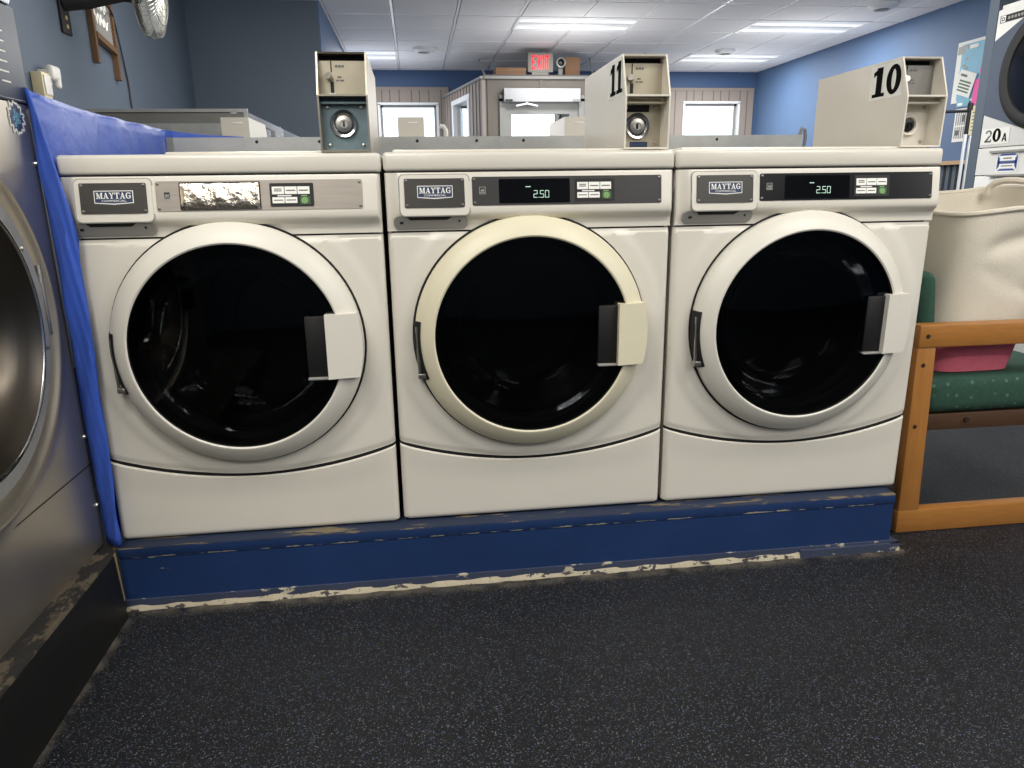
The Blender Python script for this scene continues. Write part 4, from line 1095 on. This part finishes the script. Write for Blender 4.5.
# ================================================================== stacked dryer (right)
DXX = 4.0
t = thing('stack_dryer','white stacked dryer with dark round doors, marked 20A, at the right edge','dryer',(DXX,1.85,0))
y0, y1 = 1.44, 2.232
b = MB(); b.box((DXX+.02,y0,0),(DXX+1.1,y1,1.93)); b.build('cabinet','dryer_white',t,smooth=False)
cyd = 1.835
def dryer_half(za, zb_, zc_, name):
    b = MB(); b.box((DXX,y0,za),(DXX+.02,y1,zb_),0,bevel=.004)
    h = b.build(name,'dryer_white',t)
    R8 = [(y1-.002,zc_+.18),(y1-.002,zc_-.20),(y1-.33,zc_-.305),(y0+.33,zc_-.305),(y0+.002,zc_-.20),(y0+.002,zc_+.18),(y0+.33,zc_+.335),(y1-.33,zc_+.335)]
    MB().prism([(a,min(max(z,za+.002),zb_-.002)) for a, z in R8], lambda u, v, w: (DXX-w,u,v), 0,.004).build('surround','dryer_grey',h,smooth=False)
    MB().lathe([(.308,-.002),(.308,.010),(.300,.017),(.27,.020),(.245,.016),(.24,.008)],(DXX-.003,cyd,zc_),(-1,0,0),56).build('door_ring','softblack',h)
    MB().lathe([(.242,.009),(.15,.012),(0,.014)],(DXX-.003,cyd,zc_),(-1,0,0),40).build('door_glass','darkglass',h)
    return h
up = dryer_half(1.185,1.905,1.565,'upper_front')
lo = dryer_half(.06,1.03,.60,'lower_front')
b = MB(); fx = lambda u, v: (DXX-.0016,u,v)
b.polys([R(2.02,1.835,2.21,1.872)],fx,0); b.polys([R(2.172,1.838,2.203,1.869)],lambda u, v: (DXX-.002,u,v),1); b.polys([R(2.178,1.844,2.197,1.863)],lambda u, v: (DXX-.0024,u,v),0); b.polys([R(2.183,1.849,2.192,1.858)],lambda u, v: (DXX-.0028,u,v),1)
for k in range(6): b.polys([R(2.155-.022*k-.014,1.847,2.155-.022*k,1.861)],lambda u, v: (DXX-.002,u,v),2)
lab(b.build('maker_plate',['softblack','white','grip'],up,smooth=False,recalc=False),'black strip with small white square emblem')
b = MB(); b.polys([R(2.02,1.20,2.222,1.285)],fx,0)
for c, ya, wd, hgt, m in (('2',2.196,.052,.066,1),('0',2.138,.056,.072,2),('A',2.070,.032,.044,2)):
    b.polys([[(ya-u*wd/.62,1.212+v*hgt) for u, v in p] for p in num_polys(c)],lambda u, v: (DXX-.0022,u,v),m)
lab(b.build('number_decal',['paper','ink','blackink'],up,smooth=False,recalc=False),'machine number 20A')
b = MB(); b.box((DXX-.001,y0,1.034),(DXX+.02,y1,1.181),0,bevel=.002); b.box((DXX-.014,y0+.05,1.152),(DXX,2.13,1.164),1); b.box((DXX-.02,y0+.05,1.026),(DXX,2.12,1.036),1)
cs = b.build('coin_strip',['dryer_white','grip'],t,smooth=False)
b = MB(); f5 = lambda u, v: (DXX-.0025,u,v); f6 = lambda u, v: (DXX-.003,u,v)
b.polys([R(1.93,1.048,2.08,1.152)],f5,1)
b.polys([[(1.94,1.135),(2.07,1.135),(2.05,1.145),(1.96,1.145)],[(1.94,1.092),(2.07,1.092),(2.07,1.108),(1.94,1.108)],[(1.94,1.055),(2.07,1.055),(2.05,1.066),(1.96,1.066)],[(1.935,1.06),(1.935,1.14),(1.952,1.12),(1.952,1.08)],[(2.075,1.06),(2.075,1.14),(2.058,1.12),(2.058,1.08)]],f6,0)
b.polys([R(1.975,1.118,2.035,1.124),R(1.965,1.078,2.045,1.083),R(1.965,1.098,2.045,1.103)],lambda u, v: (DXX-.0034,u,v),2)
lab(b.build('notice_label',['bluelabel','white','ink'],cs,smooth=False,recalc=False),'blue and white notice label')

# notices on the right wall
def sheet(name, label, y0, y1, z0, z1, mats, marks, x=XR-.004, rot=0, cat='paper', group=None):
    b = MB(); cyy, czz = (y0+y1)/2,(z0+z1)/2
    def f(u, v, d=0): 
        du, dv_ = u-cyy, v-czz; return (x-d, cyy+du*cos(rot)-dv_*sin(rot), czz+du*sin(rot)+dv_*cos(rot))
    b.prism(R(y0,z0,y1,z1), lambda u, v, w: f(u,v,w), 0,.002,0)
    for i, (poly, m) in enumerate(marks): b.polys([[(y0+(1-a)*(y1-y0),z0+c*(z1-z0)) for a, c in poly]], lambda u, v: f(u,v,.0026+.0002*i), m)
    return tag(b.build(name,mats,smooth=False),label,cat,group)
random.seed(2)
mk = [(R(.12,.04,.98,.95),1),(R(.02,.80,.2,.93),2)]
for k in range(9):
    a, c = .05+.2*random.random(), .1+.8*random.random(); mk.append((R(a,c,a+.08,c+.04),2))
mk += [(R(.62,.42,.78,.52),3),(R(.3,.86,.5,.92),0)]
sheet('poster','aqua and white poster on the blue right wall, highest of the notices',4.42,4.94,1.72,2.25,['paper','aqua','greypaint','pinkpaper'],mk,cat='poster')
sheet('paper_sign','bright pink sheet below the aqua poster',4.40,4.665,1.68,1.90,['pinkpaper','white'],[],x=XR-.010)
mk = [(R(.1,.75+.0*k,.5,.85),1) for k in range(1)]+[(R(.15,.15+.13*k,.85,.22+.13*k),2) for k in range(4)]
sheet('paper_sign','tilted white sheet with green print overlapping the aqua poster corner',4.665,4.885,1.775,1.985,['paper','ink','greentxt'],mk,x=XR-.016,rot=radians(18))
mk = [(R(.1+.14*k,.1,.17+.14*k,.9),1) for k in range(5)]
sheet('paper_sign','white sheet with blue-grey sketch marks low on the right wall',4.665,4.86,1.37,1.665,['paper','greypaint','ink'],mk+[(R(.1,.45,.9,.5),0),(R(.15,.2,.4,.35),2),(R(.5,.6,.7,.8),2)])
sheet('paper_sign','narrow pale yellow sheet beside the sketch sheet',4.45,4.655,1.42,1.675,['yellowpaper','ink'],[(R(.1,.15+.12*k,.85,.18+.12*k),1) for k in range(6)])
sheet('paper_sign','aqua flyer hanging under the tilted white sheet',4.70,4.86,1.68,1.80,['aqua','white'],[(R(.1,.1,.5,.3),1)],x=XR-.008)

# rolling laundry cart with hanging bar, behind the bag
t = thing('laundry_cart','rolling laundry cart with tall white posts, black post cap and hanging bar','cart',(4.85,3.6,0))
for x, yv, h, cap in ((4.905,3.5,1.55,True),(4.965,3.52,1.34,False),(4.42,3.5,1.55,True)):
    b = MB(); hc = h-.2 if cap else h-.02
    b.tube([(x,yv,.12),(x+.0,yv,hc)],.011,8,0)
    b.tube([(x,yv,hc),(x+.004,yv,h)],.011 if not cap else .013,8,0 if not cap else 1)
    if cap: b.tube([(x+.006,yv,h-.03),(x+.006,yv,h+.02)],.02,8,1)
    b.build('post',['whitepaint','softblack'],t)
MB().tube([(4.42,3.5,1.50),(4.91,3.5,1.515)],.011,8).build('hanging_bar','softblack',t)
b = MB()
for k in range(13):
    x = 4.42+.045*k
    b.tube([(x,3.5,.7),(x,3.5,.3),(x,3.95,.3),(x,3.95,.7)],.003,4)
for z in (.3,.42,.55,.7): b.tube([(4.42,3.5,z),(4.96,3.5,z),(4.96,3.95,z),(4.42,3.95,z)],.005,5,closed=True)
b.build('basket','chrome',t)
for x in (4.45,4.93):
    for yv in (3.53,3.92):
        b = MB(); b.lathe([(0,-.015),(.05,-.015),(.055,0),(.05,.015),(0,.015)],(x,yv,.055),(1,0,0),16,0); b.tube([(x,yv,.055),(x,yv,.3)],.008,6,1); b.build('wheel',['softblack','chrome'],t)

# ================================================================== outside
struct(MB().box((-6,YB+.3,-.15),(14,40,-.05)).build('ground','asphalt',smooth=False))
t = thing('parked_car','pale blue parked car outside the right window','car',(7.3,13.6,-.05))
b = MB()
prof_c = [(-2,.25),(-2.05,.6),(-1.9,.85),(-1.1,.95),(-.5,1.42),(.8,1.45),(1.5,.98),(2.0,.9),(2.1,.55),(2.05,.25)]
b.prism(prof_c, lambda u, v, w: (7.3+u*.9,13.6+w,v*1.25-.05), -.8,.8); b.build('body','car_glow',t,smooth=False)
for s in (-.82,.8):
    b = MB(); b.prism([(-.9,.95),(-.42,1.34),(.7,1.36),(1.2,.98)], lambda u, v, w: (7.3+u*.9,13.6+w,v*1.25-.05), s,s+.02); b.build('side_window','greypaint',t,smooth=False)
for u in (-1.3,1.35):
    for s in (-.75,.75): MB().lathe([(0,-.1),(.3,-.1),(.34,-.05),(.34,.05),(.3,.1),(0,.1)],(7.3+u*.9,13.6+s,.29),(0,1,0),24).build('wheel','softblack',t)

w = bpy.data.worlds.new('World'); bpy.context.scene.world = w; w.use_nodes = True
bg = w.node_tree.nodes['Background']; bg.inputs['Color'].default_value = (.80,.90,1,1); bg.inputs['Strength'].default_value = 2.6

# the slab lies a centimetre lower than the datum used above: let every foot reach it
bpy.context.view_layer.update()
for o in list(bpy.data.objects):
    if o.type != 'MESH' or o.name.startswith('ground'): continue
    mw = o.matrix_world; z0 = mw.translation.z
    for v in o.data.vertices:
        z = v.co.z+z0
        if -.09 < z < .12: v.co.z -= .012*min(1., 1.-z/.12)

# ================================================================== camera
cam = bpy.data.cameras.new('Camera'); co = bpy.data.objects.new('Camera', cam); C.objects.link(co)
yaw, pitch, roll, f = .1261, .2627, .0143, 719.8
fw = Vector((sin(yaw)*cos(pitch),cos(yaw)*cos(pitch),-sin(pitch))); r = Vector((cos(yaw),-sin(yaw),0)); d = fw.cross(r)
r2 = r*cos(roll)+d*sin(roll); d2 = d*cos(roll)-r*sin(roll)
co.matrix_world = Matrix(((r2.x,-d2.x,-fw.x,.7639),(r2.y,-d2.y,-fw.y,-1.7427),(r2.z,-d2.z,-fw.z,.9875),(0,0,0,1)))
cam.sensor_fit = 'HORIZONTAL'; cam.sensor_width = 36; cam.lens = f/1024*36; cam.clip_start = .02; cam.clip_end = 200
sc = bpy.context.scene; sc.camera = co
sc.view_settings.view_transform = 'Standard'; sc.view_settings.look = 'None'; sc.view_settings.exposure = 0.; sc.view_settings.gamma = 1.
